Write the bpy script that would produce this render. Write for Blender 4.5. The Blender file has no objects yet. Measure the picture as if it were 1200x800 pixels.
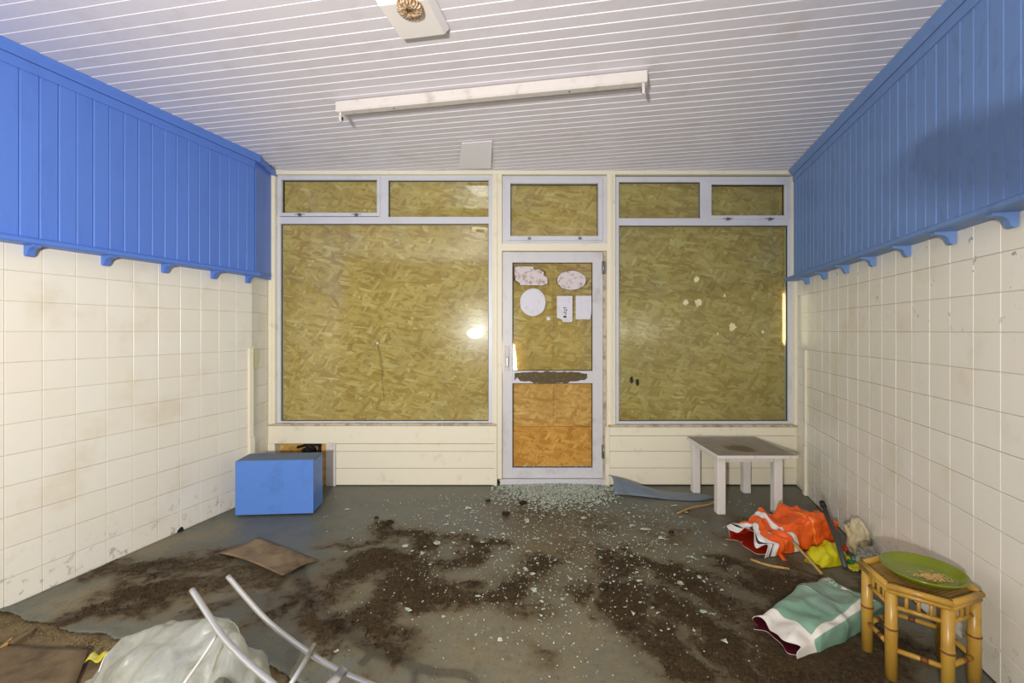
import bpy, bmesh, math, random
import numpy as np
from mathutils import Vector, Matrix, noise as mnoise

random.seed(7)
np.random.seed(7)
SC = bpy.context.scene
COL = SC.collection
PI = math.pi
F = 533.0            # focal length in px of a 1200 px wide frame (16 mm lens)
EYE = 1.36
HOR = 387.0

# ------------------------------------------------------------------ camera
cam_d = bpy.data.cameras.new('camera'); cam = bpy.data.objects.new('camera', cam_d)
COL.objects.link(cam)
cam.location = (0, 0, EYE); cam.rotation_euler = (PI/2, 0, 0)
cam_d.sensor_width = 36; cam_d.lens = 36*F/1200
cam_d.shift_y = -(400-HOR)/1200
cam_d.clip_start = 0.02
SC.camera = cam

# ------------------------------------------------------------------ light
SC.view_settings.view_transform = 'Standard'
SC.view_settings.look = 'None'
SC.view_settings.gamma = 1
SC.view_settings.use_curve_mapping = False
SC.view_settings.exposure = -0.12

w = bpy.data.worlds.new('world'); SC.world = w; w.use_nodes = True
bg = w.node_tree.nodes['Background']
bg.inputs[0].default_value = (1.0, 0.78, 0.52, 1); bg.inputs[1].default_value = 14.0

def area(name, loc, target, size, power, col=(1, 1, 1), shape='DISK', size_y=None):
    l = bpy.data.lights.new(name, 'AREA'); l.shape = shape; l.size = size
    if size_y: l.size_y = size_y
    l.energy = power; l.color = col
    o = bpy.data.objects.new(name, l); COL.objects.link(o)
    o.location = loc
    o.rotation_euler = (Vector(target)-Vector(loc)).to_track_quat('-Z', 'Y').to_euler()
    return o
def point(name, loc, r, power, col):
    l = bpy.data.lights.new(name, 'POINT'); l.shadow_soft_size = r; l.energy = power; l.color = col
    o = bpy.data.objects.new(name, l); COL.objects.link(o); o.location = loc
    return o
# three-head work lamp standing behind the viewpoint, left of it, and an added fill light aimed up at the ceiling
KEYC = (1.0, 0.972, 0.925)
for dx, dz in ((-.022, -.013), (0, 0), (.022, .013)):
    area('work_lamp', (-0.63+dx, -0.90, 1.395+dz), (-1.5, 4.0, 1.75), .016, 42, KEYC)
area('fill_uplight', (-0.75, -1.05, 1.30), (-0.55, .15, 2.76), .30, 44, (0.98, 0.965, 1.0))

# ------------------------------------------------------------------ helpers
def srgb(r, g, b):
    f = lambda c: ((c/255)/12.92 if c/255 <= .04045 else ((c/255+.055)/1.055)**2.4)
    return (f(r), f(g), f(b), 1)
def fl(px, py, z=0.0):
    Y = F*(EYE-z)/(py-HOR)
    return Vector(((px-600)/F*Y, Y, z))
def at(px, py, Y):
    return Vector(((px-600)/F*Y, Y, EYE-(py-HOR)/F*Y))
def tag(o, label=None, cat=None, group=None, kind=None):
    if label: o['label'] = label
    if cat: o['category'] = cat
    if group: o['group'] = group
    if kind: o['kind'] = kind
    return o
def empty(name, loc=(0, 0, 0), rz=0, parent=None):
    o = bpy.data.objects.new(name, None); COL.objects.link(o)
    o.location = loc; o.rotation_euler = (0, 0, rz); o.empty_display_size = .05
    if parent: o.parent = parent
    return o
def link(name, me, mat=None, parent=None, loc=None, rz=None):
    o = bpy.data.objects.new(name, me); COL.objects.link(o)
    if mat is not None and not me.materials: me.materials.append(mat)
    if parent: o.parent = parent
    if loc is not None: o.location = loc
    if rz is not None: o.rotation_euler = (0, 0, rz)
    return o

class MB:
    def __init__(s): s.v = []; s.f = []; s.sm = []; s.mi = []
    def add(s, vs, fs, smooth=False, mi=0):
        b = len(s.v); s.v += [tuple(v) for v in vs]
        for f in fs:
            s.f.append(tuple(i+b for i in f)); s.sm.append(smooth); s.mi.append(mi)
        return s
    def box(s, x0, x1, y0, y1, z0, z1, c=0.0, mi=0):
        """axis box; c = chamfer"""
        if c <= 0:
            vs = [(x, y, z) for z in (z0, z1) for y in (y0, y1) for x in (x0, x1)]
            s.add(vs, [(0, 2, 3, 1), (4, 5, 7, 6), (0, 1, 5, 4), (2, 6, 7, 3), (0, 4, 6, 2), (1, 3, 7, 5)], mi=mi)
        else:
            bm = bmesh.new(); bmesh.ops.create_cube(bm, size=1)
            for v in bm.verts:
                v.co = Vector(((x0+x1)/2+v.co.x*(x1-x0), (y0+y1)/2+v.co.y*(y1-y0), (z0+z1)/2+v.co.z*(z1-z0)))
            bmesh.ops.bevel(bm, geom=bm.edges[:], offset=min(c, .45*min(x1-x0, y1-y0, z1-z0)), segments=1, affect='EDGES')
            bm.verts.index_update()
            s.add([v.co[:] for v in bm.verts], [[v.index for v in f.verts] for f in bm.faces], mi=mi)
            bm.free()
        return s
    def prism(s, pts, axis, a0, a1, mi=0, smooth=False):
        """pts 2D polygon extruded along axis from a0 to a1. axis 'x': pts=(y,z); 'y': (x,z); 'z': (x,y)"""
        n = len(pts)
        def mk(p, a):
            return {'x': (a, p[0], p[1]), 'y': (p[0], a, p[1]), 'z': (p[0], p[1], a)}[axis]
        vs = [mk(p, a0) for p in pts]+[mk(p, a1) for p in pts]
        fs = [tuple(range(n)), tuple(range(2*n-1, n-1, -1))]
        b = len(s.v); s.v += vs
        for f in fs: s.f.append(tuple(i+b for i in f)); s.sm.append(False); s.mi.append(mi)
        for i in range(n):
            j = (i+1) % n
            s.f.append((b+i, b+n+i, b+n+j, b+j)); s.sm.append(smooth); s.mi.append(mi)
        return s
    def tube(s, pts, r, n=10, mi=0, caps=True):
        pts = [Vector(p) for p in pts]; m = len(pts)
        rs = r if isinstance(r, (list, tuple)) else [r]*m
        b = len(s.v)
        t0 = (pts[1]-pts[0]).normalized()
        up = Vector((0, 0, 1)) if abs(t0.z) < .9 else Vector((1, 0, 0))
        a = t0.cross(up).normalized()
        for i, p in enumerate(pts):
            t = (pts[min(i+1, m-1)]-pts[max(i-1, 0)]).normalized()
            a = (a-t*a.dot(t)).normalized(); c = t.cross(a)
            for k in range(n):
                th = 2*PI*k/n
                s.v.append(tuple(p+(a*math.cos(th)+c*math.sin(th))*rs[i]))
        for i in range(m-1):
            for k in range(n):
                q = (k+1) % n
                s.f.append((b+i*n+k, b+i*n+q, b+(i+1)*n+q, b+(i+1)*n+k)); s.sm.append(True); s.mi.append(mi)
        if caps:
            s.f.append(tuple(b+k for k in range(n-1, -1, -1))); s.sm.append(False); s.mi.append(mi)
            s.f.append(tuple(b+(m-1)*n+k for k in range(n))); s.sm.append(False); s.mi.append(mi)
        return s
    def lathe(s, prof, n=32, c=(0, 0, 0), mi=0):
        b = len(s.v); m = len(prof)
        for (r, z) in prof:
            for k in range(n):
                s.v.append((c[0]+r*math.cos(2*PI*k/n), c[1]+r*math.sin(2*PI*k/n), c[2]+z))
        for i in range(m-1):
            for k in range(n):
                q = (k+1) % n
                s.f.append((b+i*n+k, b+i*n+q, b+(i+1)*n+q, b+(i+1)*n+k)); s.sm.append(True); s.mi.append(mi)
        s.f.append(tuple(b+k for k in range(n-1, -1, -1))); s.sm.append(False); s.mi.append(mi)
        s.f.append(tuple(b+(m-1)*n+k for k in range(n))); s.sm.append(False); s.mi.append(mi)
        return s
    def mesh(s, name, mats=()):
        me = bpy.data.meshes.new(name); me.from_pydata(s.v, [], s.f)
        for i, p in enumerate(me.polygons):
            p.use_smooth = s.sm[i]; p.material_index = s.mi[i]
        for m in (mats if isinstance(mats, (list, tuple)) else [mats]): me.materials.append(m)
        bm = bmesh.new(); bm.from_mesh(me)
        bmesh.ops.recalc_face_normals(bm, faces=bm.faces[:]); bm.to_mesh(me); bm.free()
        me.update()
        return me
    def build(s, name, mat, parent=None, loc=None, rz=None):
        return link(name, s.mesh(name, mat), None, parent, loc, rz)

def bx(name, mat, parent, x0, x1, y0, y1, z0, z1, c=0.002):
    return MB().box(min(x0, x1), max(x0, x1), min(y0, y1), max(y0, y1), min(z0, z1), max(z0, z1), c).build(name, mat, parent)

# ------------------------------------------------------------------ materials
class NT:
    def __init__(s, name):
        s.m = bpy.data.materials.new(name); s.m.use_nodes = True
        s.t = s.m.node_tree; s.b = s.t.nodes['Principled BSDF']; s.out = s.t.nodes['Material Output']
    def n(s, kind, **kw):
        nd = s.t.nodes.new(kind)
        for k, v in kw.items(): setattr(nd, k, v)
        return nd
    def l(s, a, b): s.t.links.new(a, b)
    def math(s, op, a, b=None, clamp=False):
        nd = s.n('ShaderNodeMath', operation=op, use_clamp=clamp)
        for i, x in enumerate((a, b)):
            if x is None: continue
            if isinstance(x, (int, float)): nd.inputs[i].default_value = x
            else: s.l(x, nd.inputs[i])
        return nd.outputs[0]
    def mix(s, fac, a, b, blend='MIX'):
        nd = s.n('ShaderNodeMix', data_type='RGBA', blend_type=blend)
        for i, x in ((0, fac), (6, a), (7, b)):
            if isinstance(x, (int, float)): nd.inputs[i].default_value = x
            elif isinstance(x, tuple): nd.inputs[i].default_value = x
            else: s.l(x, nd.inputs[i])
        return nd.outputs[2]
    def pos(s): return s.n('ShaderNodeNewGeometry').outputs['Position']
    def objc(s): return s.n('ShaderNodeTexCoord').outputs['Object']
    def mapping(s, vec, scale=(1, 1, 1), rot=(0, 0, 0), loc=(0, 0, 0)):
        nd = s.n('ShaderNodeMapping'); s.l(vec, nd.inputs[0])
        nd.inputs['Scale'].default_value = scale; nd.inputs['Rotation'].default_value = rot; nd.inputs['Location'].default_value = loc
        return nd.outputs[0]
    def noise(s, vec, scale, detail=4, rough=.55, dist=0):
        nd = s.n('ShaderNodeTexNoise'); s.l(vec, nd.inputs['Vector'])
        nd.inputs['Scale'].default_value = scale; nd.inputs['Detail'].default_value = detail
        nd.inputs['Roughness'].default_value = rough; nd.inputs['Distortion'].default_value = dist
        return nd.outputs['Fac']
    def ramp(s, fac, stops, interp='LINEAR'):
        nd = s.n('ShaderNodeValToRGB'); s.l(fac, nd.inputs[0]); cr = nd.color_ramp; cr.interpolation = interp
        while len(cr.elements) < len(stops): cr.elements.new(.5)
        for e, (p, c) in zip(cr.elements, stops):
            e.position = p; e.color = c if isinstance(c, tuple) else (c, c, c, 1)
        return nd.outputs[0]
    def step(s, fac, lo, hi):
        nd = s.n('ShaderNodeMapRange', interpolation_type='SMOOTHSTEP'); s.l(fac, nd.inputs[0])
        nd.inputs[1].default_value = lo; nd.inputs[2].default_value = hi
        return nd.outputs[0]
    def bump(s, h, strength=.3, dist=.01):
        nd = s.n('ShaderNodeBump'); s.l(h, nd.inputs['Height'])
        nd.inputs['Strength'].default_value = strength; nd.inputs['Distance'].default_value = dist
        s.l(nd.outputs[0], s.b.inputs['Normal'])
    def done(s, col=None, rough=.5, metal=0, spec=.5):
        if col is not None:
            if isinstance(col, tuple): s.b.inputs['Base Color'].default_value = col
            else: s.l(col, s.b.inputs['Base Color'])
        if isinstance(rough, (int, float)): s.b.inputs['Roughness'].default_value = rough
        else: s.l(rough, s.b.inputs['Roughness'])
        s.b.inputs['Metallic'].default_value = metal
        s.b.inputs['Specular IOR Level'].default_value = spec
        return s.m

def paint(name, col, dirt=None, dscale=6, damt=.35, rough=.5, bump=.15, bscale=60, var=0.0, spec=.4, streak=None, lo=.5, hi=.75):
    """painted surface: base colour, dirt in soft noise patches, fine bump, small random change per piece"""
    t = NT(name); p = t.pos()
    pv = t.mapping(p, streak) if streak else p
    c = col
    if dirt:
        f = t.math('MULTIPLY', t.step(t.noise(pv, dscale, 6, .62), lo, hi), damt)
        c = t.mix(f, col, dirt)
    if var:
        r = t.n('ShaderNodeObjectInfo').outputs['Random']
        k = t.math('ADD', t.math('MULTIPLY', r, var), 1-var/2)
        cc = t.n('ShaderNodeCombineColor'); [t.l(k, cc.inputs[i]) for i in range(3)]
        c = t.mix(1.0, c, cc.outputs[0], 'MULTIPLY')
    if bump: t.bump(t.noise(pv, bscale, 3), bump, .004)
    return t.done(c, rough, 0, spec)

M = {}
M['ceil'] = paint('ceiling_paint', srgb(232, 227, 232), srgb(206, 194, 184), 5, .35, .42, .1, 40, .05)
M['ceil_patch'] = paint('patch_paint', srgb(250, 246, 250), None, rough=.3, bump=.05)
M['blue'] = paint('blue_paint', srgb(92, 130, 212), srgb(76, 110, 186), 9, .3, .42, .25, 55, .06, streak=(1, 1, .35))
M['blue_dull'] = paint('dull_blue_paint', srgb(110, 142, 194), srgb(82, 104, 140), 16, .35, .45, .3, 55, .06, streak=(1, 1, .5))  # duller, greyer blue for the right wall boarding
M['tile'] = None
M['cream'] = paint('cream_paint', srgb(240, 232, 207), srgb(150, 128, 92), 7, .35, .45, .2, 50, .03, lo=.55, hi=.8)
M['sillm'] = paint('dirty_sill_paint', srgb(205, 192, 168), srgb(110, 92, 70), 14, .7, .6, .3, 50, lo=.4, hi=.7)
M['alu'] = paint('grey_aluminium', srgb(214, 214, 220), srgb(165, 160, 160), 5, .3, .38, .05, 90, spec=.6)
M['doorm'] = paint('door_aluminium', srgb(214, 212, 214), srgb(130, 118, 105), 6, .4, .42, .08, 60, spec=.5, lo=.5, hi=.8)
M['dark'] = paint('dark_rubber', srgb(38, 36, 34), None, rough=.6, bump=.1)
M['black'] = paint('black_plastic', srgb(26, 25, 24), srgb(70, 60, 50), 30, .5, .55, .4, 60)
M['steel'] = NT('worn_steel').done(srgb(150, 148, 142), .35, .9)
M['white_table'] = paint('white_table_paint', srgb(226, 220, 212), srgb(150, 135, 112), 14, .4, .5, .25, 60, streak=(1, 1, .4))
M['white_trim'] = paint('white_trim_paint', srgb(222, 214, 206), srgb(150, 130, 110), 14, .4, .5, .2, 60)
M['plaster'] = paint('plaster', srgb(232, 224, 176), srgb(190, 180, 150), 30, .5, .8, .4, 40)
M['paper'] = paint('sticker_paper', srgb(222, 220, 228), srgb(190, 180, 176), 25, .5, .5, .1, 60)
M['paper_torn'] = paint('torn_paper', srgb(218, 208, 208), srgb(150, 110, 80), 22, .6, .7, .2, 60, lo=.5, hi=.62)
M['rust_edge'] = paint('old_glue', srgb(92, 52, 24), srgb(150, 100, 50), 60, .6, .8, .3, 90)
M['glue'] = paint('dried_glue', srgb(88, 72, 40), srgb(150, 130, 80), 55, .6, .6, .4, 80)
M['tube'] = NT('polished_tube').done(srgb(206, 206, 202), .36, .75, .6)
M['pole'] = paint('grey_pole', srgb(62, 64, 60), srgb(90, 84, 74), 30, .4, .45, .1, 60)
M['stick'] = paint('dry_stick', srgb(186, 148, 84), srgb(120, 90, 50), 40, .6, .7, .2, 90)
M['inkm'] = paint('print_ink', srgb(40, 38, 36), None, rough=.6, bump=0)
M['void'] = paint('bare_wall', srgb(150, 140, 125), srgb(100, 90, 80), 6, .5, .8, .2, 40)
M['rearwall'] = paint('rear_wall_paint', srgb(74, 62, 52), srgb(50, 42, 36), 4, .3, .6, .1, 40)

def tile_mat():
    t = NT('cream_tile'); p = t.pos()
    base = srgb(238, 233, 219)
    r = t.n('ShaderNodeObjectInfo').outputs['Random']
    c = t.mix(t.math('MULTIPLY', r, .5), base, srgb(234, 225, 205))
    c = t.mix(t.math('MULTIPLY', t.step(t.noise(p, 3.0, 5, .6), .5, .75), .35), c, srgb(206, 188, 150))
    # grey mould specks high on the right hand wall
    sx = t.n('ShaderNodeSeparateXYZ'); t.l(p, sx.inputs[0])
    hi = t.math('MULTIPLY', t.step(sx.outputs[2], 1.15, 1.65), t.step(sx.outputs[0], 1.5, 1.7))
    lowm = t.math('MULTIPLY', t.math('SUBTRACT', 1, t.step(sx.outputs[2], .0, .35)), .55)
    sp = t.step(t.noise(p, 26, 3, .5), .68, .72)
    c = t.mix(t.math('MULTIPLY', sp, t.math('MULTIPLY', hi, .7)), c, srgb(110, 112, 112))
    c = t.mix(t.math('MULTIPLY', t.step(t.noise(p, 18, 6, .7), .55, .68), lowm), c, srgb(120, 104, 80))
    t.bump(t.noise(p, 9, 3), .12, .006)
    return t.done(c, .32, 0, .45)
M['tile'] = tile_mat()
M['grout'] = paint('grout', srgb(226, 216, 190), srgb(150, 132, 100), 8, .5, .8, .1, 60)

def osb_mat(name, warm=1.0):
    t = NT(name); p = t.pos()
    jit = t.n('ShaderNodeTexNoise'); t.l(p, jit.inputs['Vector']); jit.inputs['Scale'].default_value = 7
    jv = t.n('ShaderNodeVectorMath', operation='SCALE'); t.l(jit.outputs['Color'], jv.inputs[0]); jv.inputs['Scale'].default_value = .05
    av = t.n('ShaderNodeVectorMath', operation='ADD'); t.l(p, av.inputs[0]); t.l(jv.outputs[0], av.inputs[1])
    col = None; hgt = None
    stops = [(0, srgb(132, 94, 46)), (.10, srgb(178, 138, 76)), (.5, srgb(202, 164, 98)), (.85, srgb(212, 178, 116)), (1, srgb(232, 206, 156))]
    for i, (ang, th, sc) in enumerate(((.25, 0, (11, 34)), (-.75, .52, (12, 40)), (1.0, .60, (13, 42)), (-.15, .62, (10, 46)))):
        mv = t.mapping(av.outputs[0], (1, 1, 1), (0, ang, 0), (i*3.1, 0, i*1.7))
        mv = t.mapping(mv, (sc[0], 0.0, sc[1]))
        vo = t.n('ShaderNodeTexVoronoi'); t.l(mv, vo.inputs['Vector']); vo.inputs['Scale'].default_value = 1
        sp = t.n('ShaderNodeSeparateColor'); t.l(vo.outputs['Color'], sp.inputs[0])
        grain = t.noise(t.mapping(t.mapping(av.outputs[0], (1, 1, 1), (0, ang, 0)), (6, 1, 120)), 1.0, 3)
        val = t.math('ADD', t.math('MULTIPLY', sp.outputs[1], .8), t.math('MULTIPLY', grain, .25))
        c = t.ramp(val, stops)
        if col is None: col, hgt = c, sp.outputs[1]
        else:
            f = t.math('GREATER_THAN', sp.outputs[0], th)
            col = t.mix(f, col, c)
            hm = t.n('ShaderNodeMix'); t.l(f, hm.inputs[0]); t.l(hgt, hm.inputs[2]); t.l(sp.outputs[1], hm.inputs[3]); hgt = hm.outputs[0]
    big = t.noise(p, 2.2, 3)
    col = t.mix(t.math('MULTIPLY', t.step(big, .45, .7), .3), col, srgb(150, 112, 52))
    if warm != 1.0: col = t.mix(1.0, col, warm, 'MULTIPLY')
    t.bump(hgt, .2, .003)
    return t.done(col, .65, 0, .3)
M['osb'] = osb_mat('strand_board')
M['osb_orange'] = osb_mat('strand_board_bare', (1.0, .94, .70, 1))

M['osb_deep'] = osb_mat('strand_board_deep', (.98, .78, .38, 1))
def glass_mat(name, tint, ior=1.5, rough=.015):
    t = NT(name)
    t.t.nodes.remove(t.b)
    tr = t.n('ShaderNodeBsdfTransparent'); tr.inputs[0].default_value = tint
    gl = t.n('ShaderNodeBsdfGlossy'); gl.inputs['Roughness'].default_value = rough; gl.inputs[0].default_value = (1, 1, 1, 1)
    df = t.n('ShaderNodeBsdfDiffuse'); df.inputs[0].default_value = srgb(205, 205, 190)
    fr = t.n('ShaderNodeFresnel'); fr.inputs[0].default_value = ior
    p = t.pos()
    smear = t.math('MULTIPLY', t.step(t.noise(t.mapping(p, (1, 1, .6)), 3.5, 6, .65), .5, .85), .10)
    m0 = t.n('ShaderNodeMixShader'); t.l(smear, m0.inputs[0]); t.l(tr.outputs[0], m0.inputs[1]); t.l(df.outputs[0], m0.inputs[2])
    g2 = t.n('ShaderNodeBsdfGlossy'); g2.inputs['Roughness'].default_value = .22
    gm = t.n('ShaderNodeMixShader'); gm.inputs[0].default_value = .2; t.l(gl.outputs[0], gm.inputs[1]); t.l(g2.outputs[0], gm.inputs[2]); gl = gm
    m1 = t.n('ShaderNodeMixShader'); t.l(fr.outputs[0], m1.inputs[0]); t.l(m0.outputs[0], m1.inputs[1]); t.l(gl.outputs[0], m1.inputs[2])
    t.l(m1.outputs[0], t.out.inputs[0])
    return t.m
M['glass'] = glass_mat('tinted_window_glass', (.935, .985, .935, 1))
M['glass_r'] = glass_mat('tinted_window_glass_green', (.905, .965, .91, 1))

def shard_mat():
    t = NT('green_glass_shard')
    r = t.n('ShaderNodeObjectInfo').outputs['Random']
    c = t.ramp(t.noise(t.pos(), 90, 1), [(.3, srgb(128, 142, 116)), (.5, srgb(186, 196, 176)), (.68, srgb(240, 242, 230))])
    t.b.inputs['Transmission Weight'].default_value = .15
    return t.done(c, .15, 0, .8)
M['shard'] = shard_mat()

def floor_mats():
    # dusty blue-grey sheet flooring with spilt compost (attribute 'soil') and tan dust (attribute 'dust')
    t = NT('lino_floor'); p = t.pos()
    soil = t.n('ShaderNodeAttribute', attribute_name='soil').outputs['Fac']
    dust = t.n('ShaderNodeAttribute', attribute_name='dust').outputs['Fac']
    n1 = t.noise(p, 7, 8, .68, .6); n2 = t.noise(p, 26, 6, .7, .4); n3 = t.noise(p, 90, 3, .6)
    c = t.mix(t.noise(p, 4, 4), srgb(86, 90, 82), srgb(108, 110, 98))
    df = t.math('ADD', dust, t.math('MULTIPLY', t.math('SUBTRACT', n1, .42), 1.3), True)
    c = t.mix(df, c, t.mix(n2, srgb(112, 101, 74), srgb(152, 140, 110)))
    film = t.step(t.math('ADD', t.math('MULTIPLY', soil, .75), t.math('MULTIPLY', n1, .62)), .26, .70)
    c = t.mix(t.math('MULTIPLY', film, .8), c, t.mix(n2, srgb(78, 64, 42), srgb(116, 100, 70)))
    sfv = t.math('ADD', soil, t.math('ADD', t.math('MULTIPLY', t.math('SUBTRACT', n1, .5), 1.3), t.math('MULTIPLY', t.math('SUBTRACT', n2, .5), 1.3)))
    sf = t.step(sfv, .33, .84)
    c = t.mix(t.math('MULTIPLY', sf, .95), c, t.ramp(n3, [(.3, srgb(34, 23, 6)), (.55, srgb(62, 44, 15)), (.8, srgb(102, 78, 38))]))
    c = t.mix(t.math('MULTIPLY', t.step(t.noise(p, 11, 7, .75, 1.0), .52, .70), .40), c, srgb(74, 62, 42))
    spk = t.math('MAXIMUM', t.step(t.noise(p, 48, 4, .75), .58, .66), t.step(t.noise(p, 130, 3, .7), .60, .68))
    c = t.mix(t.math('MULTIPLY', spk, .55), c, srgb(52, 40, 24))
    h = t.math('ADD', t.math('MULTIPLY', sf, .6), t.math('MULTIPLY', t.math('MULTIPLY', n3, sf), .8))
    t.bump(t.math('ADD', h, t.math('MULTIPLY', n2, .12)), .6, .012)
    rg = t.math('ADD', .42, t.math('MULTIPLY', sf, .45), True)
    M['lino'] = t.done(c, rg, 0, .35)
    t = NT('bare_subfloor'); p = t.pos()
    n1 = t.noise(p, 5, 8, .65, .5); n2 = t.noise(p, 40, 5, .7)
    c = t.ramp(n1, [(.3, srgb(74, 58, 36)), (.5, srgb(112, 96, 70)), (.7, srgb(136, 120, 92))])
    c = t.mix(t.math('MULTIPLY', t.step(n2, .5, .7), .6), c, srgb(60, 46, 26))
    t.bump(t.math('ADD', n1, t.math('MULTIPLY', n2, .5)), .6, .02)
    M['subfloor'] = t.done(c, .8, 0, .2)
floor_mats()
M['lino_scrap'] = paint('lino_scrap', srgb(112, 124, 136), srgb(84, 84, 80), 9, .6, .4, .15, 40)
M['card'] = paint('brown_card', srgb(134, 114, 84), srgb(88, 70, 46), 7, .8, .7, .2, 40, lo=.4, hi=.65)
M['board'] = paint('stained_board', srgb(110, 92, 66), srgb(60, 46, 28), 5, .8, .75, .25, 30, lo=.4, hi=.65)
M['soil'] = paint('compost', srgb(40, 27, 10), srgb(76, 55, 28), 60, .7, .9, .6, 120)

# ------------------------------------------------------------------ room frame
CZ = 2.765                                   # ceiling height
XL = lambda Y: -3.1057+.2795*Y               # tiled face of the left wall
XR = lambda Y: 1.370+.2825*Y                 # tiled face of the right wall
ANG = math.atan2(1, .281)                    # direction of both side walls
D = Vector((math.cos(ANG), math.sin(ANG), 0))
NIN_L = Vector((D.y, -D.x, 0)); NIN_R = -NIN_L
CL = Vector((XL(3.646), 3.646, 0))           # corner where the left wall turns to the shopfront
CR = Vector((XR(3.99), 3.99, 0))
LEN = 7.4

# floor ---------------------------------------------------------------
rearL = CL-D*LEN; rearR = CR-D*(LEN+.35)
flo = MB().prism([(rearL.x-.2, rearL.y-1.3), (rearR.x+.4, rearR.y-.3), (CR.x+.4, 4.6), (CL.x-.4, 4.6)], 'z', -.16, -.006).build('floor', M['subfloor'])
tag(flo, 'bare brown stained subfloor of the shop', None, None, 'structure')

# soil strokes in picture px -> floor metres (x, y, half width)
def stroke(pts, wpx, inten=1.0):
    out = []
    for (x, y) in pts:
        q = fl(x, y); out.append((q.x, q.y, 1.42*wpx*q.y/F))
    return out, inten
SOIL = [
 stroke([(110, 668), (165, 668), (230, 655), (262, 650)], 12), stroke([(120, 705), (160, 690), (215, 684), (262, 682)], 18, .9),
 stroke([(60, 732), (112, 722), (150, 715), (190, 706)], 9, .8), stroke([(300, 690), (262, 700), (225, 700)], 12, .8),
 stroke([(449, 623), (482, 626), (530, 634)], 10), stroke([(385, 636), (440, 634)], 6, .8),
 stroke([(395, 690), (425, 659), (479, 650), (491, 665)], 14, 1.1), stroke([(479, 671), (449, 704), (440, 725)], 14, 1.1),
 stroke([(422, 722), (440, 752), (470, 752), (449, 770)], 15, 1.05), stroke([(491, 665), (506, 701), (542, 701), (578, 698), (599, 686), (635, 680), (641, 662)], 13, 1.1),
 stroke([(518, 662), (542, 653), (566, 653)], 9), stroke([(485, 635), (542, 638), (584, 638)], 7, .95),
 stroke([(360, 715), (385, 730), (380, 760)], 10, .8), stroke([(320, 715), (345, 700), (360, 690)], 12, .75),
 stroke([(614, 719), (638, 722)], 9, .75), stroke([(683, 683), (681, 705)], 6, .9), stroke([(626, 764), (632, 770)], 9, .7),
 stroke([(705, 689), (712, 687)], 7, .8), stroke([(733, 735), (736, 736)], 4, .8),
 stroke([(719, 657), (735, 709), (768, 748), (815, 792)], 15, 1.1), stroke([(768, 696), (807, 722), (852, 761), (866, 792)], 12, 1.05),
 stroke([(735, 652), (765, 662), (780, 674)], 6, .8), stroke([(794, 673), (820, 682), (852, 712), (880, 735)], 15, 1.1), stroke([(849, 657), (872, 664), (920, 690)], 12, 1.1),
 stroke([(880, 705), (900, 745), (925, 780), (985, 768), (1010, 745)], 26, 1.2), stroke([(905, 680), (930, 705)], 18, 1.2),
 stroke([(1005, 775), (1050, 785)], 14, .85), stroke([(930, 800), (990, 790)], 18, .9), stroke([(1090, 770), (1110, 760)], 10, .7),
 stroke([(600, 600), (660, 612), (740, 610), (790, 625)], 16, .5), stroke([(640, 640), (700, 650), (760, 640)], 20, .35),
 stroke([(880, 632), (930, 672), (1000, 690)], 16, .8), stroke([(800, 600), (880, 612)], 8, .45),
]
DUST = [stroke([(85, 705), (130, 694), (180, 690), (240, 690)], 14, .9), stroke([(180, 640), (250, 622)], 10, .6), stroke([(560, 740), (640, 770), (700, 730)], 50, .55),
        stroke([(520, 690), (560, 680)], 12, .4), stroke([(640, 650), (740, 650)], 30, .5), stroke([(430, 690), (400, 700)], 8, .4), stroke([(780, 640), (860, 640)], 14, .35)]
def field(X, Y, strokes):
    out = np.zeros_like(X)
    for pts, inten in strokes:
        d = np.full_like(X, 9.0)
        for a, b in zip(pts[:-1], pts[1:]):
            ax, ay, aw = a; bx_, by_, bw = b
            vx, vy = bx_-ax, by_-ay; L2 = vx*vx+vy*vy+1e-9
            tt = np.clip(((X-ax)*vx+(Y-ay)*vy)/L2, 0, 1)
            dd = np.hypot(X-ax-tt*vx, Y-ay-tt*vy)/(aw+(bw-aw)*tt)
            d = np.minimum(d, dd)
        out = np.maximum(out, inten*np.clip(1.2-.5*d, 0, 1))
    return out
def lino_edge(a):
    # front edge of the sheet flooring, torn away at the left near the viewer
    xs = [0, .02, .19, .345, .41, .47, .55, 1]; ys = [2.19, 2.17, 1.985, 1.85, 1.74, 1.2, -.6, -.9]
    return np.interp(a, xs, ys)
NA, NB = 330, 320
a = np.linspace(0, 1, NA); b = np.linspace(0, 1, NB)
A, B = np.meshgrid(a, b)
rs = np.random.RandomState(3)
jag = .008*np.sin(A*90)+.006*np.sin(A*37+1)+.003*rs.randn(NA)[None, :]
E = lino_edge(A)+jag*(1-B)
YY = E+(4.06-E)*(B**.85)
XX = (XL(YY)+.001)*(1-A)+(XR(YY)-.001)*A
def fbm(x, y, f, seed):
    return mnoise.fractal(Vector((x*f, y*f, seed)), .9, 2.1, 4)
def vfbm(X, Y, f, seed):
    return np.array([fbm(x, y, f, seed) for x, y in zip(X.ravel(), Y.ravel())]).reshape(X.shape)
WX = vfbm(XX, YY, 5, 1.3); WY = vfbm(XX, YY, 5, 7.7)
S_ = field(XX+WX*.09, YY+WY*.12, SOIL)*(.78+.45*vfbm(XX, YY, 3, 4.1)); U_ = field(XX+WX*.1, YY+WY*.1, DUST)
S_ = np.clip(S_, 0, 1.2)
nz = np.array([mnoise.noise((x*14, y*14, 0))*.5+mnoise.noise((x*45, y*45, 3))*.35 for x, y in zip(XX.ravel(), YY.ravel())]).reshape(XX.shape)
ZZ = np.clip(S_-.4+nz*.8, 0, 1)*.008+nz*.0006
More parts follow.
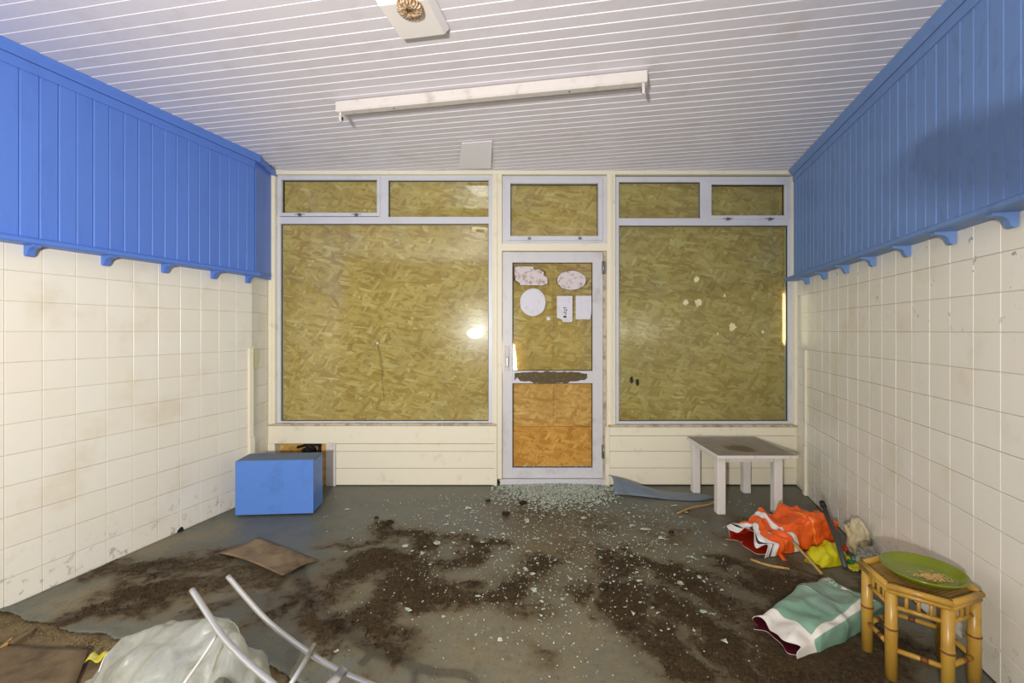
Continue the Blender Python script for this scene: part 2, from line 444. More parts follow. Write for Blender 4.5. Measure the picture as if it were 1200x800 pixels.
ZZ += .010*np.exp(-((B/.012)**2))*(A < .5)          # lifted torn edge
verts = np.stack([XX, YY, ZZ], -1).reshape(-1, 3)
idx = np.arange(NA*NB).reshape(NB, NA)
faces = np.stack([idx[:-1, :-1], idx[:-1, 1:], idx[1:, 1:], idx[1:, :-1]], -1).reshape(-1, 4)
me = bpy.data.meshes.new('lino_sheet'); me.from_pydata(verts.tolist(), [], faces.tolist())
for nm, arr in (('soil', S_), ('dust', U_)):
    at_ = me.attributes.new(nm, 'FLOAT', 'POINT'); at_.data.foreach_set('value', arr.ravel().astype(np.float32))
me.polygons.foreach_set('use_smooth', [True]*len(me.polygons))
lino = link('lino_sheet', me, M['lino'], flo)
sol = lino.modifiers.new('thickness', 'SOLIDIFY'); sol.thickness = .005; sol.offset = -1
tag(lino, 'torn blue-grey sheet flooring strewn with spilt compost')

# side walls -----------------------------------------------------------
def wall_slab(name, p0, p1, nin, label):
    n = -nin
    m = MB(); q = [(p0.x, p0.y), (p1.x, p1.y), (p1.x+n.x*.15, p1.y+n.y*.15), (p0.x+n.x*.15, p0.y+n.y*.15)]
    m.prism(q, 'z', -.1, CZ+.12)
    return tag(m.build(name, M['grout']), label, None, None, 'structure')
GR = .008  # tile proudness: tile face = wall line, backing behind it
wl = wall_slab('wall_left', CL-D*LEN-NIN_L*GR, CL-NIN_L*GR, NIN_L, 'cream tiled shop wall with bright blue boarding above')
wr = wall_slab('wall_right', CR-D*(LEN+.35)-NIN_R*GR, CR+D*.25-NIN_R*GR, NIN_R, 'cream tiled shop wall with mould specks under duller blue boarding')
PX, RZ0, RZ = .1474, .137, .152
def tile_mesh(wd, ht):
    g = .0011; c = .0016
    return MB().box(g, wd-g, 0, GR+.004, g, ht-g, c).mesh('tile', M['tile'])
T_full, T_low = tile_mesh(PX, RZ), tile_mesh(PX, RZ0)
NCOL = 23
for side in 'LR':
    wall = wl if side == 'L' else wr
    org = CL if side == 'L' else Vector((XR(3.862), 3.862, 0))
    rz = ANG if side == 'L' else ANG
    for c in range(NCOL):
        for r in range(12):
            z = 0 if r == 0 else RZ0+(r-1)*RZ
            base = org-D*PX*(c+1)
            o = link('tile', T_low if r == 0 else T_full, None, wall)
            jitter = random.uniform(-.0007, .0007)
            if side == 'L': o.location = base-NIN_L*(GR+.004)*0+Vector((0, 0, z)); o.rotation_euler = (0, 0, rz); off = -NIN_L*(jitter)
            else: o.location = base+Vector((0, 0, z))-NIN_R*(GR+.004); o.rotation_euler = (0, 0, rz); off = NIN_R*jitter
            o.location = o.location+off
    # cut tiles at the far end of the right wall
    if side == 'R':
        tw = (CR-org).length
        for r in range(12):
            z = 0 if r == 0 else RZ0+(r-1)*RZ
            o = link('tile', tile_mesh(tw, RZ0 if r == 0 else RZ), None, wall)
            o.location = org+Vector((0, 0, z))-NIN_R*(GR+.004); o.rotation_euler = (0, 0, ANG)
    # the rest of the tiling, behind the viewpoint: one joined part
    m = MB()
    for c in range(NCOL, 48):
        for r in range(12):
            z = 0 if r == 0 else RZ0+(r-1)*RZ; h = RZ0 if r == 0 else RZ
            m.box(-PX*(c+1)+.001, -PX*c-.001, 0, GR+.004, z+.001, z+h-.001)
    o = m.build('tile_field', M['tile'], wall, org if side == 'L' else org-NIN_R*(GR+.004), ANG)
    tag(o, None, None, None, 'stuff')

# chipped hole at the foot of the left wall
hy = 3.083; hp_ = Vector((XL(hy), hy, 0))
o = MB().prism([(-.026, .0), (.018, .0), (.016, .018), (.003, .030), (-.012, .020), (-.022, .016)], 'y', -.0012, .006).build('chipped_hole', M['dark'], wl, hp_, ANG)
# left return between the tiled wall and the shopfront
RETE = Vector((-2.138, 3.995, 0))
rd = (RETE-CL).normalized(); ra = math.atan2(rd.y, rd.x); rin = Vector((rd.y, -rd.x, 0))
rl = (RETE-CL).length+.12
ret = MB().box(0, rl, .006, .15, -.1, CZ+.1).build('wall_return', M['grout'], wl, CL, ra)
for c, (x0, x1) in enumerate(((0, PX), (PX, 2*PX), (2*PX, rl))):
    for r in range(12):
        z = 0 if r == 0 else RZ0+(r-1)*RZ; h = RZ0 if r == 0 else RZ
        o = link('tile', tile_mesh(x1-x0, h), None, ret); o.location = (x0, 0, z)

# blue boarding ---------------------------------------------------------
PB = .0796; PO = .030; PZ0 = 1.80
def plank_mesh(h, wd=PB, mat=None):
    g, c, t = .0008, .0045, .012
    prof = [(g, 0), (wd-g, 0), (wd-g, t-c), (wd-g-c, t), (g+c, t), (g, t-c)]
    return MB().prism(prof, 'z', 0, h).mesh('plank', mat)
def corbel(mat):
    # tall at the wall, curving up to the front of the ledge
    pts = [(0, 0), (.080, 0), (.078, -.012)]
    for k in range(7):
        th = k/6*PI/2
        pts.append((.074-.046*math.sin(th), -.012-.026*(1-math.cos(th))))
    pts += [(.022, -.052), (.012, -.058), (.002, -.054), (0, -.045)]
    return MB().prism(pts, 'x', -.016, .016).mesh('bracket', mat)
for side in 'LR':
    wall = wl if side == 'L' else wr
    org = (CL+NIN_L*0) if side == 'L' else Vector((XR(3.97), 3.97, 0))
    # local frame: x along the wall towards the viewer, y into the room
    if side == 'L': xr = -D; yr = NIN_L
    else: xr = -D; yr = NIN_R
    mw = Matrix(((xr.x, yr.x, 0, org.x), (xr.y, yr.y, 0, org.y), (0, 0, 1, 0), (0, 0, 0, 1)))
    flip = mw.to_3x3().determinant() < 0
    def put(o):
        if flip:      # mirror the mesh so that the object keeps a proper rotation
            pass
        o.matrix_world = mw
    def built(mb, name, mat, parent):
        m2 = MB(); m2.v = [tuple(mw @ Vector(v)) for v in mb.v]; m2.f = mb.f; m2.sm = mb.sm; m2.mi = mb.mi
        return m2.build(name, mat, parent)
    BL = M['blue'] if side == 'L' else M['blue_dull']; CORB = corbel(BL)
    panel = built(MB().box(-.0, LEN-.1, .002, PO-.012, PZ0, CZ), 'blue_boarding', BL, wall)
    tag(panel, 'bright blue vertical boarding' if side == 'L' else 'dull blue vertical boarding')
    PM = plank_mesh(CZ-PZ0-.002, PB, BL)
    ang = math.atan2(xr.y, xr.x)
    nb = 66
    for k in range(nb):
        x0 = k*PB
        o = bpy.data.objects.new('plank', PM); COL.objects.link(o); o.parent = panel
        # local y must point into the room: left wall needs the plank turned round
        if flip:
            p = mw @ Vector((x0+PB, PO-.012, PZ0)); o.rotation_euler = (0, 0, ang+PI)
        else:
            p = mw @ Vector((x0, PO-.012, PZ0)); o.rotation_euler = (0, 0, ang)
        o.location = p+yr*random.uniform(-.0008, .0008)
    m = MB().prism([(PO-.002, CZ-.105), (PO+.006, CZ-.105), (PO+.008, CZ-.055), (PO-.002, CZ-.055)], 'x', -.0, LEN-.1)
    built(m, 'fascia_strip', BL, panel)
    m = MB().prism([(PO-.002, CZ-.052), (PO+.014, CZ-.052), (PO+.020, CZ-.040), (PO+.034, CZ-.018), (PO+.040, CZ-.002), (PO-.002, CZ-.002)], 'x', -.03 if side == 'L' else 0, LEN-.1)
    built(m, 'cornice', BL, panel)
    m = MB().prism([(-.004, 1.79), (PO+.066, 1.79), (PO+.072, 1.796), (PO+.072, 1.812), (PO+.060, 1.822), (-.004, 1.826)], 'x', .01 if side == 'L' else -.005, LEN-.1)
    rail = built(m, 'ledge_rail', BL, panel)
    ys = [3.60, 3.31, 2.97, 2.64, 2.31, 1.97, 1.63, 1.29] if side == 'L' else [3.70, 3.35, 3.0, 2.66, 2.315, 1.985, 1.66, 1.32]
    for yv in ys:
        pw = Vector((XL(yv) if side == 'L' else XR(yv), yv, 1.791))
        o = link('bracket', CORB, None, panel)
        if flip: o.location = pw; o.rotation_euler = (0, 0, math.atan2(yr.y, yr.x)-PI/2)
        else: o.location = pw; o.rotation_euler = (0, 0, math.atan2(yr.y, yr.x)-PI/2)
# blue facet on the left return
m = MB().box(.0, rl, -PO, .004, PZ0, CZ-.001)
o = m.build('blue_return_board', M['blue'], ret, (0, 0, 0)); o.rotation_euler = (0, 0, 0)
o = MB().box(.0, rl, -PO-.034, -PO+.002, CZ-.05, CZ-.002, .006).build('cornice', M['blue'], ret)

# wall behind the viewpoint
rl0, rr0 = CL-D*(LEN-.05), CR-D*(LEN-.0)
pv = (rr0-rl0).normalized(); nb_ = -D
q = [(rl0-pv*.5), (rr0+pv*.5)]
m = MB().prism([(q[0].x, q[0].y), (q[1].x, q[1].y), (q[1].x+nb_.x*.15, q[1].y+nb_.y*.15), (q[0].x+nb_.x*.15, q[0].y+nb_.y*.15)], 'z', -.1, CZ+.1)
tag(m.build('wall_back', M['rearwall']), 'plain dark brown rear wall of the shop', None, None, 'structure')

# ceiling ---------------------------------------------------------------
UV = Vector((.983, -.184, 0)).normalized(); NV = Vector((.184, .983, 0)).normalized()
m = MB().prism([(rearL.x-.2, rearL.y-1.5), (rearR.x+.5, rearR.y-.5), (CR.x+.5, 4.25), (CL.x-.5, 4.25)], 'z', CZ+.012, CZ+.15)
ceil = tag(m.build('ceiling', M['ceil']), 'white painted tongue and groove board ceiling', None, None, 'structure')
PC = .0749; n0 = 1.899
def ends(n):
    # u range of the board line with this offset, between the two side walls and the shopfront
    def hit(c0, c1):   # X = c0 + c1*Y
        return (c0-n*(NV.x-c1*NV.y))/(UV.x-c1*UV.y)
    u0, u1 = hit(-3.1057-.02, .2795), hit(1.370+.02, .2825)
    u0 = max(u0, (n*NV.y-4.10)/(-UV.y))
    return u0, u1
k0 = int((-3.6-n0)/PC); k1 = int((4.42-n0)/PC)
for k in range(k0, k1+1):
    na = n0+k*PC
    # profile across the board (n offset, drop below the ceiling plane)
    prof = [(.0006, .012), (.0006, -.0003), (.0024, -.0030), (.0060, -.0014), (PC-.0025, -.0), (PC-.0006, .003), (PC-.0006, .012)]
    vs = []; ok = True
    for which in (0, 1):
        for (dn, dz) in prof:
            e = ends(na+dn)
            if e[1]-e[0] < .05: ok = False
            p = NV*(na+dn)+UV*e[which]
            vs.append((p.x, p.y, CZ+dz+random.uniform(-.0002, .0002)))
    if not ok: continue
    n = len(prof)
    fs = [tuple(range(n)), tuple(range(2*n-1, n-1, -1))]+[(i, n+i, n+(i+1) % n, (i+1) % n) for i in range(n)]
    MB().add(vs, fs).build('plank', M['ceil'], ceil)
# smooth repaired strip near the shopfront
c4 = [at(545, 166, 0), ]
def cp(px, py, z=CZ-.008):
    Y = F*(z-EYE)/(HOR-py); return ((px-600)/F*Y, Y)
ca = [cp(541, 168), cp(577, 165), cp(575, 193), cp(537, 193)]
zt = (CZ-.004, CZ-.004, CZ-.034, CZ-.034)
m = MB().add([(q_[0], q_[1], z_-.006) for q_, z_ in zip(ca, zt)]+[(q_[0], q_[1], z_) for q_, z_ in zip(ca, zt)], [(0, 1, 2, 3), (7, 6, 5, 4), (0, 4, 5, 1), (1, 5, 6, 2), (2, 6, 7, 3), (3, 7, 4, 0)])
tag(m.build('ceiling_patch', M['ceil_patch'], ceil), 'smooth glossy repair strip')

# ------------------------------------------------------------------ shopfront
YF = 4.03; K = YF/F
wx = lambda px: (px-600)*K
wz = lambda py: EYE-(py-HOR)*K
wf = bx('wall_front', M['cream'], None, wx(312), wx(940), 4.0, 4.12, wz(205.5), CZ+.01)
tag(wf, 'cream timber head beam across the top of the boarded shopfront', None, None, 'structure')
def post(x0, x1, y0, y1, ya=4.0, yb=4.12, name='post', mat='cream'):
    return bx(name, M[mat], wf, wx(x0), wx(x1), ya, yb, wz(y1), wz(y0), .004)
post(314, 325, 205, 560, 3.985); post(318, 322.5, 205, 497, 3.975, 3.99, 'bead')
post(577, 588.5, 205, 560); post(579, 583, 205, 497, 3.99, 4.005, 'bead')
post(710.5, 720.5, 205, 560); post(714, 717, 205, 500, 3.99, 4.005, 'bead')
post(928, 942, 205, 560, 3.985); post(929.5, 933, 205, 497, 3.975, 3.99, 'bead')
post(588, 711, 285.5, 294.5, 4.0, 4.1, 'transom')
for (x0, x1) in ((306, 329), (573, 591.5), (707, 724.5), (923.6, 946)): post(x0, x1, 196, 575, 4.131, 4.15, 'leak_cover')  # unseen strips added outside to block light leaking round the boards
post(306, 946, 190, 209, 4.151, 4.17, 'leak_cover'); post(306, 946, 493, 580, 4.151, 4.17, 'leak_cover'); post(588, 712, 282, 298, 4.151, 4.17, 'leak_cover')

def frame_rect(parent, mat, x0, x1, y0, y1, t, ya, yb, name='frame', tl=None, tr=None, tt=None, tb=None):
    """four separate bars joined as one mitred frame"""
    tl = t if tl is None else tl; tr = t if tr is None else tr; tt = t if tt is None else tt; tb = t if tb is None else tb
    m = MB()
    m.box(wx(x0), wx(x0+tl), ya, yb, wz(y1), wz(y0), .002); m.box(wx(x1-tr), wx(x1), ya, yb, wz(y1), wz(y0), .002)
    m.box(wx(x0+tl)-.001, wx(x1-tr)+.001, ya+.0005, yb-.0005, wz(y0+tt), wz(y0), .002)
    m.box(wx(x0+tl)-.001, wx(x1-tr)+.001, ya+.0005, yb-.0005, wz(y1), wz(y1-tb), .002)
    return m.build(name, M[mat], parent)
def pane(parent, x0, x1, y0, y1, mat='glass', y=4.062):
    return bx('pane', M[mat], parent, wx(x0-1), wx(x1+1), y, y+.005, wz(y1+1), wz(y0-1), 0)
def gasket(parent, x0, x1, y0, y1, y=4.052):
    return frame_rect(parent, 'dark', x0-.2, x1+.2, y0-.2, y1+.2, .75, y, y+.012, 'gasket')
def catch(parent, px, py):
    m = MB(); x, z = wx(px), wz(py)
    m.box(x-.045, x+.045, 4.018, 4.03, z-.003, z+.005, .001); m.box(x-.012, x+.014, 4.005, 4.03, z-.016, z+.008, .003)
    m.box(x-.006, x+.02, 3.998, 4.012, z-.012, z-.004, .002)
    return m.build('window_catch', M['steel'], parent)

# window_1: left of the door
w1 = empty('window_1', (wx(451), 4.06, wz(496))); tag(w1, 'boarded shop window with bright lamp glare, left of the door', None, None, 'structure')
def chp(o, p):
    o.parent = p; o.matrix_parent_inverse = p.matrix_world.inverted(); return o
bpy.context.view_layer.update()
def adopt(p, objs):
    bpy.context.view_layer.update()
    inv = Matrix.Translation(-p.location)
    for o in objs:
        o.parent = p; o.matrix_parent_inverse = inv
L = []
L.append(frame_rect(None, 'alu', 325, 577, 204, 496.5, 3.5, 4.03, 4.09, 'frame', tt=7, tr=4.5, tb=3))
L.append(bx('transom_bar', M['alu'], None, wx(328), wx(573), 4.028, 4.09, wz(262), wz(254)))
L.append(bx('mullion', M['alu'], None, wx(444), wx(455), 4.029, 4.09, wz(255), wz(210)))
s1 = frame_rect(None, 'alu', 326.5, 446, 207, 253.5, 4, 4.018, 4.045, 'opening_sash'); L.append(s1)
L.append(pane(None, 330, 443, 211, 251)); L.append(pane(None, 455, 574, 211, 254)); L.append(pane(None, 328, 573, 262, 494))
for g in ((330.5, 442, 211, 249.5), (455, 573, 211, 254), (328.5, 572.5, 262, 493.5)): L.append(gasket(None, *g))
for px in (352, 418): L.append(catch(None, px, 251.5))
adopt(w1, L)
# window_2: over the door
w2 = empty('window_2', (wx(650), 4.06, wz(285))); tag(w2, 'boarded fanlight window above the glazed door', None, None, 'structure')
L = [frame_rect(None, 'alu', 588.5, 711, 206, 285.5, 5.5, 4.03, 4.09, 'frame'),
     frame_rect(None, 'alu', 593, 706, 210, 282, 5.2, 4.012, 4.05, 'opening_sash'),
     pane(None, 598, 701, 215.5, 277.5), gasket(None, 598, 701, 215.3, 277)]
for px in (620, 679): L.append(catch(None, px, 279))
adopt(w2, L)
# window_3: right of the door
w3 = empty('window_3', (wx(824), 4.06, wz(496))); tag(w3, 'boarded shop window with putty blobs on the glass, right of the door', None, None, 'structure')
L = [frame_rect(None, 'alu', 720.5, 928.5, 207, 496.5, 5, 4.03, 4.09, 'frame', tt=6, tr=4.2, tb=3),
     bx('transom_bar', M['alu'], None, wx(725), wx(924), 4.028, 4.09, wz(264), wz(255.6)),
     bx('mullion', M['alu'], None, wx(821), wx(831.5), 4.029, 4.09, wz(256), wz(212)),
     frame_rect(None, 'alu', 829, 924, 212, 257, 4.3, 4.018, 4.045, 'opening_sash'),
     pane(None, 725.5, 821, 213, 255.5, 'glass_r'), pane(None, 832, 921, 216, 254, 'glass_r'), pane(None, 725, 924, 264, 494, 'glass_r'),
     gasket(None, 725.5, 821, 213, 255.5), gasket(None, 833.3, 919.7, 216.3, 252.7), gasket(None, 725.5, 924, 264, 493.5)]
for px in (852, 901): L.append(catch(None, px, 256.5))
adopt(w3, L)
cx_, cy_ = 441, 402
for (px, py) in ((400, 404), (448, 440), (449, 470), (500, 409), (460, 396), (425, 412)):
    mx, my = (cx_+px)/2+random.uniform(-2, 2), (cy_+py)/2+random.uniform(-2, 2)
    o = MB().tube([(wx(cx_), 4.0615, wz(cy_)), (wx(mx), 4.0615, wz(my)), (wx(px), 4.0615, wz(py))], .0011, 5).build('glass_crack', M['glue']); adopt(w1, [o])
o = MB().prism([(wx(cx_)+.014*math.cos(i)*random.uniform(.6, 1), wz(cy_)+.014*math.sin(i)*random.uniform(.6, 1)) for i in (0, .9, 1.8, 2.7, 3.6, 4.5, 5.4)], 'y', 4.0605, 4.0622).build('impact_mark', M['paper']); adopt(w1, [o])
# putty / paint blobs on the right hand glass
for (px, py, r) in ((805, 354, 5), (820, 354, 6), (818, 327, 5), (860, 383, 7), (851, 346, 2.5), (896, 389, 2.5), (843, 391, 2)):
    m = MB(); x, z = wx(px), wz(py); n = 14
    rr = [r*K*random.uniform(.6, 1.05)*(.8 if i % 2 else 1) for i in range(n)]
    ring = [(x+rr[i]*.8*math.cos(2*PI*i/n), z+rr[i]*math.sin(2*PI*i/n)) for i in range(n)]
    m.prism(ring, 'y', 4.0585, 4.0622)
    o = m.build('putty_blob', M['plaster']); adopt(w3, [o])
for (px, py) in ((741, 446), (748, 449)):
    x, z = wx(px), wz(py)
    m = MB().prism([(x-.012, z+.03), (x+.01, z+.035), (x+.016, z-.01), (x, z-.03), (x-.014, z-.006)], 'y', 4.058, 4.0622)
    o = m.build('dark_scab', M['dark']); adopt(w3, [o])

# door_1 -----------------------------------------------------------------
d1 = empty('door_1', (wx(648), 4.05, .045)); tag(d1, 'white aluminium shop door with stickers, lower glass smashed out', None, None, 'structure')
L = [bx('stile', M['doorm'], None, wx(589), wx(600.5), 4.03, 4.075, wz(560), wz(295)),
     bx('stile', M['doorm'], None, wx(694.5), wx(706.5), 4.03, 4.075, wz(560), wz(295)),
     bx('top_rail', M['doorm'], None, wx(600.3), wx(694.8), 4.031, 4.074, wz(307.5), wz(295)),
     bx('middle_rail', M['doorm'], None, wx(600.3), wx(694.8), 4.031, 4.074, wz(449), wz(434.5)),
     bx('bottom_rail', M['doorm'], None, wx(600.3), wx(694.8), 4.031, 4.074, wz(560), wz(548)),
     pane(None, 600.5, 694.5, 307.5, 434.5, 'glass', 4.052), gasket(None, 600.7, 694.3, 307.5, 434.3, 4.042),
     gasket(None, 600.7, 694.3, 449.2, 547.8, 4.042)]
hd = bx('handle_plate', M['white_trim'], None, wx(592), wx(596.5), 4.018, 4.031, wz(434), wz(405), .003); L.append(hd)
m = MB(); m.box(wx(593), wx(595.5), 4.006, 4.02, wz(421), wz(418), .002); m.box(wx(593), wx(595.8), 3.992, 4.008, wz(429), wz(418), .004)
L.append(m.build('lever', M['steel'], None))
for (y0, y1) in ((306, 321), (521, 537)):
    m = MB().tube([(wx(707.3), 4.026, wz(y1)), (wx(707.3), 4.026, wz(y0))], .007, 10)
    for yy in (y0+4, y0+9): m.tube([(wx(707.3), 4.026, wz(yy+.4)), (wx(707.3), 4.026, wz(yy))], .0085, 10)
    m.box(wx(705), wx(709.5), 4.026, 4.032, wz(y1), wz(y0))
    L.append(m.build('hinge', M['steel'], None))
# dried glue smear over the middle rail, with torn outline
def blob_plate(name, pts, y0, y1, mat):
    return MB().prism([(wx(a_), wz(b_)) for a_, b_ in pts], 'y', y0, y1).build(name, M[mat])
top = []; bot = []
for i in range(27):
    u = i/26; px = 603+u*85
    top.append((px, 437.3-2.0*math.sin(u*PI)+random.uniform(-.8, .8))); bot.append((px, 444+5.5*math.sin(u*PI)**.7+random.uniform(-1.6, 1.2)))
bot[0] = (603, 446); bot[1] = (606, 442)
L.append(blob_plate('glue_smear', top+bot[::-1], 4.0285, 4.0312, 'glue'))
# slivers of glass left in the bottom of the frame
m = MB()
px = 601
while px < 694:
    wdt = random.uniform(3, 9); hgt = random.uniform(1, 3.5)
    m.prism([(wx(px), wz(548.5)), (wx(min(px+wdt, 694.4)), wz(548.5)), (wx(px+wdt*.5), wz(548-hgt))], 'y', 4.05, 4.055); px += wdt*.9
L.append(m.build('glass_remnant', M['shard'], None))
adopt(d1, L)
post(586.5, 588.7, 294, 562, 4.02, 4.125, 'door_jamb', 'doorm'); post(706.8, 711, 294, 562, 4.045, 4.109, 'door_jamb', 'sillm')
th = bx('threshold', M['doorm'], wf, wx(586), wx(712), 4.0, 4.12, -.02, wz(560.5), .004)

# stickers on the door glass: seen from inside, white backs
def sticker(name, pts, mat, label, cat='sticker', y0=4.0505, y1=4.0519):
    o = blob_plate(name, pts, y0, y1, mat); return tag(o, label, cat)
def ell(cx, cy, rx, ry, n=28, jit=0, cut=None):
    out = []
    for i in range(n):
        t_ = 2*PI*i/n
        k_ = 1+random.uniform(-jit, jit)
        out.append((cx+rx*k_*math.cos(t_), cy+ry*k_*math.sin(t_)))
    return out
P1 = [(603, 313), (607, 311.6), (625, 312), (626, 316), (632, 315), (638, 318.5), (637, 322), (641.5, 325), (642, 332), (636, 334), (622, 334), (610, 334), (609, 331), (604, 328), (603.5, 321)]
def two_layer(name, pts, label, grow=1.12):
    cx = sum(p[0] for p in pts)/len(pts); cy = sum(p[1] for p in pts)/len(pts)
    base = blob_plate(name, [(cx+(p[0]-cx)*random.uniform(1.0, grow), cy+(p[1]-cy)*random.uniform(1.0, grow)) for p in pts], 4.0507, 4.0519, 'rust_edge')
    top_ = blob_plate('torn_paper', pts, 4.0498, 4.0508, 'paper_torn')
    top_.parent = base
    return tag(base, label, 'sticker')
two_layer('torn_sticker', P1, 'half-peeled oblong sticker with brown torn edge on the door glass')
PO2 = ell(670, 328, 17.2, 11.4, 30, .03)
two_layer('torn_sticker', PO2, 'oval torn paper sticker with brown ragged rim on the door glass', 1.08)
sticker('round_sticker', ell(624.5, 354, 15.2, 16.2, 32, .02), 'paper', 'round pale sticker on the door glass beneath the torn oblong one')
s_ = sticker('printed_notice', [(653, 346.5), (671.2, 346.5), (671.2, 376), (670, 377), (660, 377), (658.5, 374), (653, 372)], 'paper', 'small white notice with black printed marks on the door glass', 'notice')
for (px, py, wd, ht) in ((660.5, 360, 3.2, 1), (661.2, 362.4, 1.3, 1.3), (663.4, 362.2, 1.4, 2), (660.6, 365.2, 3.4, 1.1), (662, 367.4, 2.4, .9), (660.6, 369.8, 3.4, 2.2)):
    o = bx('printed_mark', M['inkm'], s_, wx(px), wx(px+wd), 4.0499, 4.0506, wz(py+ht), wz(py), 0)
sticker('blank_notice', [(675, 346.3), (693.6, 346.3), (693.8, 366), (692, 374), (675, 374)], 'paper', 'small blank white notice on the door glass near the hinges', 'notice')
sticker('tiny_sticker', [(640.7, 371.3), (645, 371.3), (645, 375), (640.7, 375)], 'paper', 'tiny white square sticker in the middle of the door glass')

# boarding outside the glass ----------------------------------------------
def osb(pts, y0, label, mat='osb'):
    o = blob_plate('strand_board', pts, y0, y0+.018, mat)
    return tag(o, label, 'board', 'strand boards nailed over the shopfront')
R4 = lambda x0, x1, y0, y1: [(x0, y0), (x1, y0), (x1, y1), (x0, y1)]
osb(R4(325.3, 576.7, 206, 496.3), 4.0915, 'large yellowish strand board covering the window left of the door')
osb(R4(588.8, 710.2, 206, 285.3), 4.0925, 'small strand board behind the fanlight above the door')
osb(R4(720.8, 927.8, 206, 342.5), 4.111, 'upper strand board behind the window right of the door')
osb([(720.8, 341), (921.8, 341), (921.8, 400), (923.5, 404), (927.8, 404), (927.8, 496.3), (720.8, 496.3)], 4.0925, 'lower strand board behind the window right of the door')
osb([(588.8, 295), (649, 295), (649, 503), (588.8, 503), (588.8, 437), (606, 437), (605, 420), (602.8, 404), (588.8, 396)], 4.0925, 'strand board behind the handle half of the door', 'osb_orange')
osb(R4(647, 710.2, 295, 502), 4.111, 'strand board behind the hinge half of the door', 'osb_orange')
osb(R4(588.8, 710.2, 501, 560.3), 4.0752, 'deep orange strand board across the foot of the door', 'osb_deep')

# stall risers --------------------------------------------------------------
K2 = 3.98/F
rx_ = lambda px: (px-600)*K2
rz_ = lambda py: EYE-(py-HOR)*K2
def riser(x0, x1, rows, label, first):
    r = empty('stall_riser', (0, 0, 0), 0, wf); tag(r, label)
    bx('backing_board', M['osb_orange'], r, rx_(x0)-.02, rx_(x1), 4.085, 4.11, -.02, rz_(501), 0)
    bx('sill', M['sillm'], r, rx_(x0)-.01, rx_(x1)+.008, 3.972, 4.05, rz_(rows[0])-.002, rz_(rows[0])+.016, .005)
    for i in range(len(rows)-1):
        a0 = x0 if (i == 0 or not first) else 393.5
        t_ = random.uniform(0, .002)+(.004 if (first and i == 1) else 0)
        bx('board', M['cream'], r, rx_(a0), rx_(x1), 3.982-t_, 4.0, rz_(rows[i+1])+.0015, rz_(rows[i])-.0015, .004)
    return r
r1 = riser(314, 580.5, (498.5, 520, 529, 549, 568.5), 'cream boarded stall riser with a broken out corner', True)
bx('end_post', M['cream'], r1, rx_(579.5), rx_(582.5), 3.976, 4.09, -.01, rz_(499), .003)
bx('white_upright', M['white_trim'], r1, rx_(382), rx_(393.2), 3.978, 3.995, -.005, rz_(518), .003)
bx('cavity_stud', M['osb_orange'], r1, rx_(376), rx_(382.5), 3.992, 4.085, 0, rz_(520), .002)
r2 = riser(714.5, 934, (500, 510.6, 529, 548.4, 568), 'cream boarded stall riser behind the low white table', False)
bx('end_post', M['cream'], r2, rx_(709.5), rx_(714.7), 3.976, 4.09, -.01, rz_(500), .003)

# trunking strips and plaster patch
st = MB().box(-.05, -.012, -.012, .004, .0, rz_(408)-.0).mesh('trunk', M['cream'])
tL = empty('trim_1', CL+Vector((0, 0, 0)), ANG); tag(tL, 'cream cable trunking strip up the left tiled wall corner', None, None, 'structure')
bpy.context.view_layer.update()
Zt = lambda py, Y: EYE-(py-HOR)*Y/F
def strip(name, par, x0, x1, y0, y1, z0, z1):
    return MB().box(x0, x1, y0, y1, z0, z1, .003).build(name, M['cream'], par)
strip('upper_cover', tL, -.040, .004, -.018, .0, Zt(511, 3.64), Zt(408, 3.64))
strip('lower_cover', tL, -.040, .010, -.024, .0, 0.0, Zt(511, 3.64)-.001)
o = MB().prism([(.055*math.cos(i/20*PI-PI/2)*1.5+.02, 1.14+.082*math.sin(i/20*PI-PI/2)) for i in range(21)], 'y', -.012, .0).build('plaster_patch', M['plaster'], ret)
tag(o, 'rounded filler patch')
tR = empty('trim_2', Vector((XR(3.75), 3.75, 0)), ANG); tag(tR, 'cream cable trunking strip up the right tiled wall', None, None, 'structure')
strip('upper_cover', tR, -.012, .045, .0, .016, Zt(522, 3.75)+.001, Zt(410, 3.75))
strip('lower_cover', tR, -.016, .045, .0, .022, 0.0, Zt(522, 3.75))

# ------------------------------------------------------------------ ceiling fittings
bt = empty('batten_light', (-.17, 2.64, CZ-.007), math.atan2(-.184, .983)); tag(bt, 'long white fluorescent batten without a tube on the ceiling', 'light fitting')
h = .915
MB().prism([(-.030, 0), (.030, 0), (.030, -.050), (.022, -.060), (-.022, -.060), (-.030, -.050)], 'x', -h, h).build('body', M['white_trim'], bt)
for s in (-1, 1):
    o = MB().box(s*h-.004, s*h+.004, -.031, .031, -.062, 0, .002).build('end_cap', M['white_trim'], bt)
    m = MB().prism([(-.012, -.058), (.012, -.058), (.014, -.10), (.006, -.112), (-.006, -.112), (-.014, -.10)], 'x', s*(h-.016)-.007, s*(h-.016)+.007)
    o = m.build('lamp_holder', M['white_trim'], bt)
    MB().box(s*(h-.016)-s*.004-.006, s*(h-.016)-s*.004+.006, -.006, .006, -.104, -.085).build('contact', M['dark'], o)
for x_ in (-.55, .5):
    MB().lathe([(.0055, 0), (.0055, -.003), (.003, -.004)], 12, (x_, 0, -.060)).build('screw', M['steel'], bt)

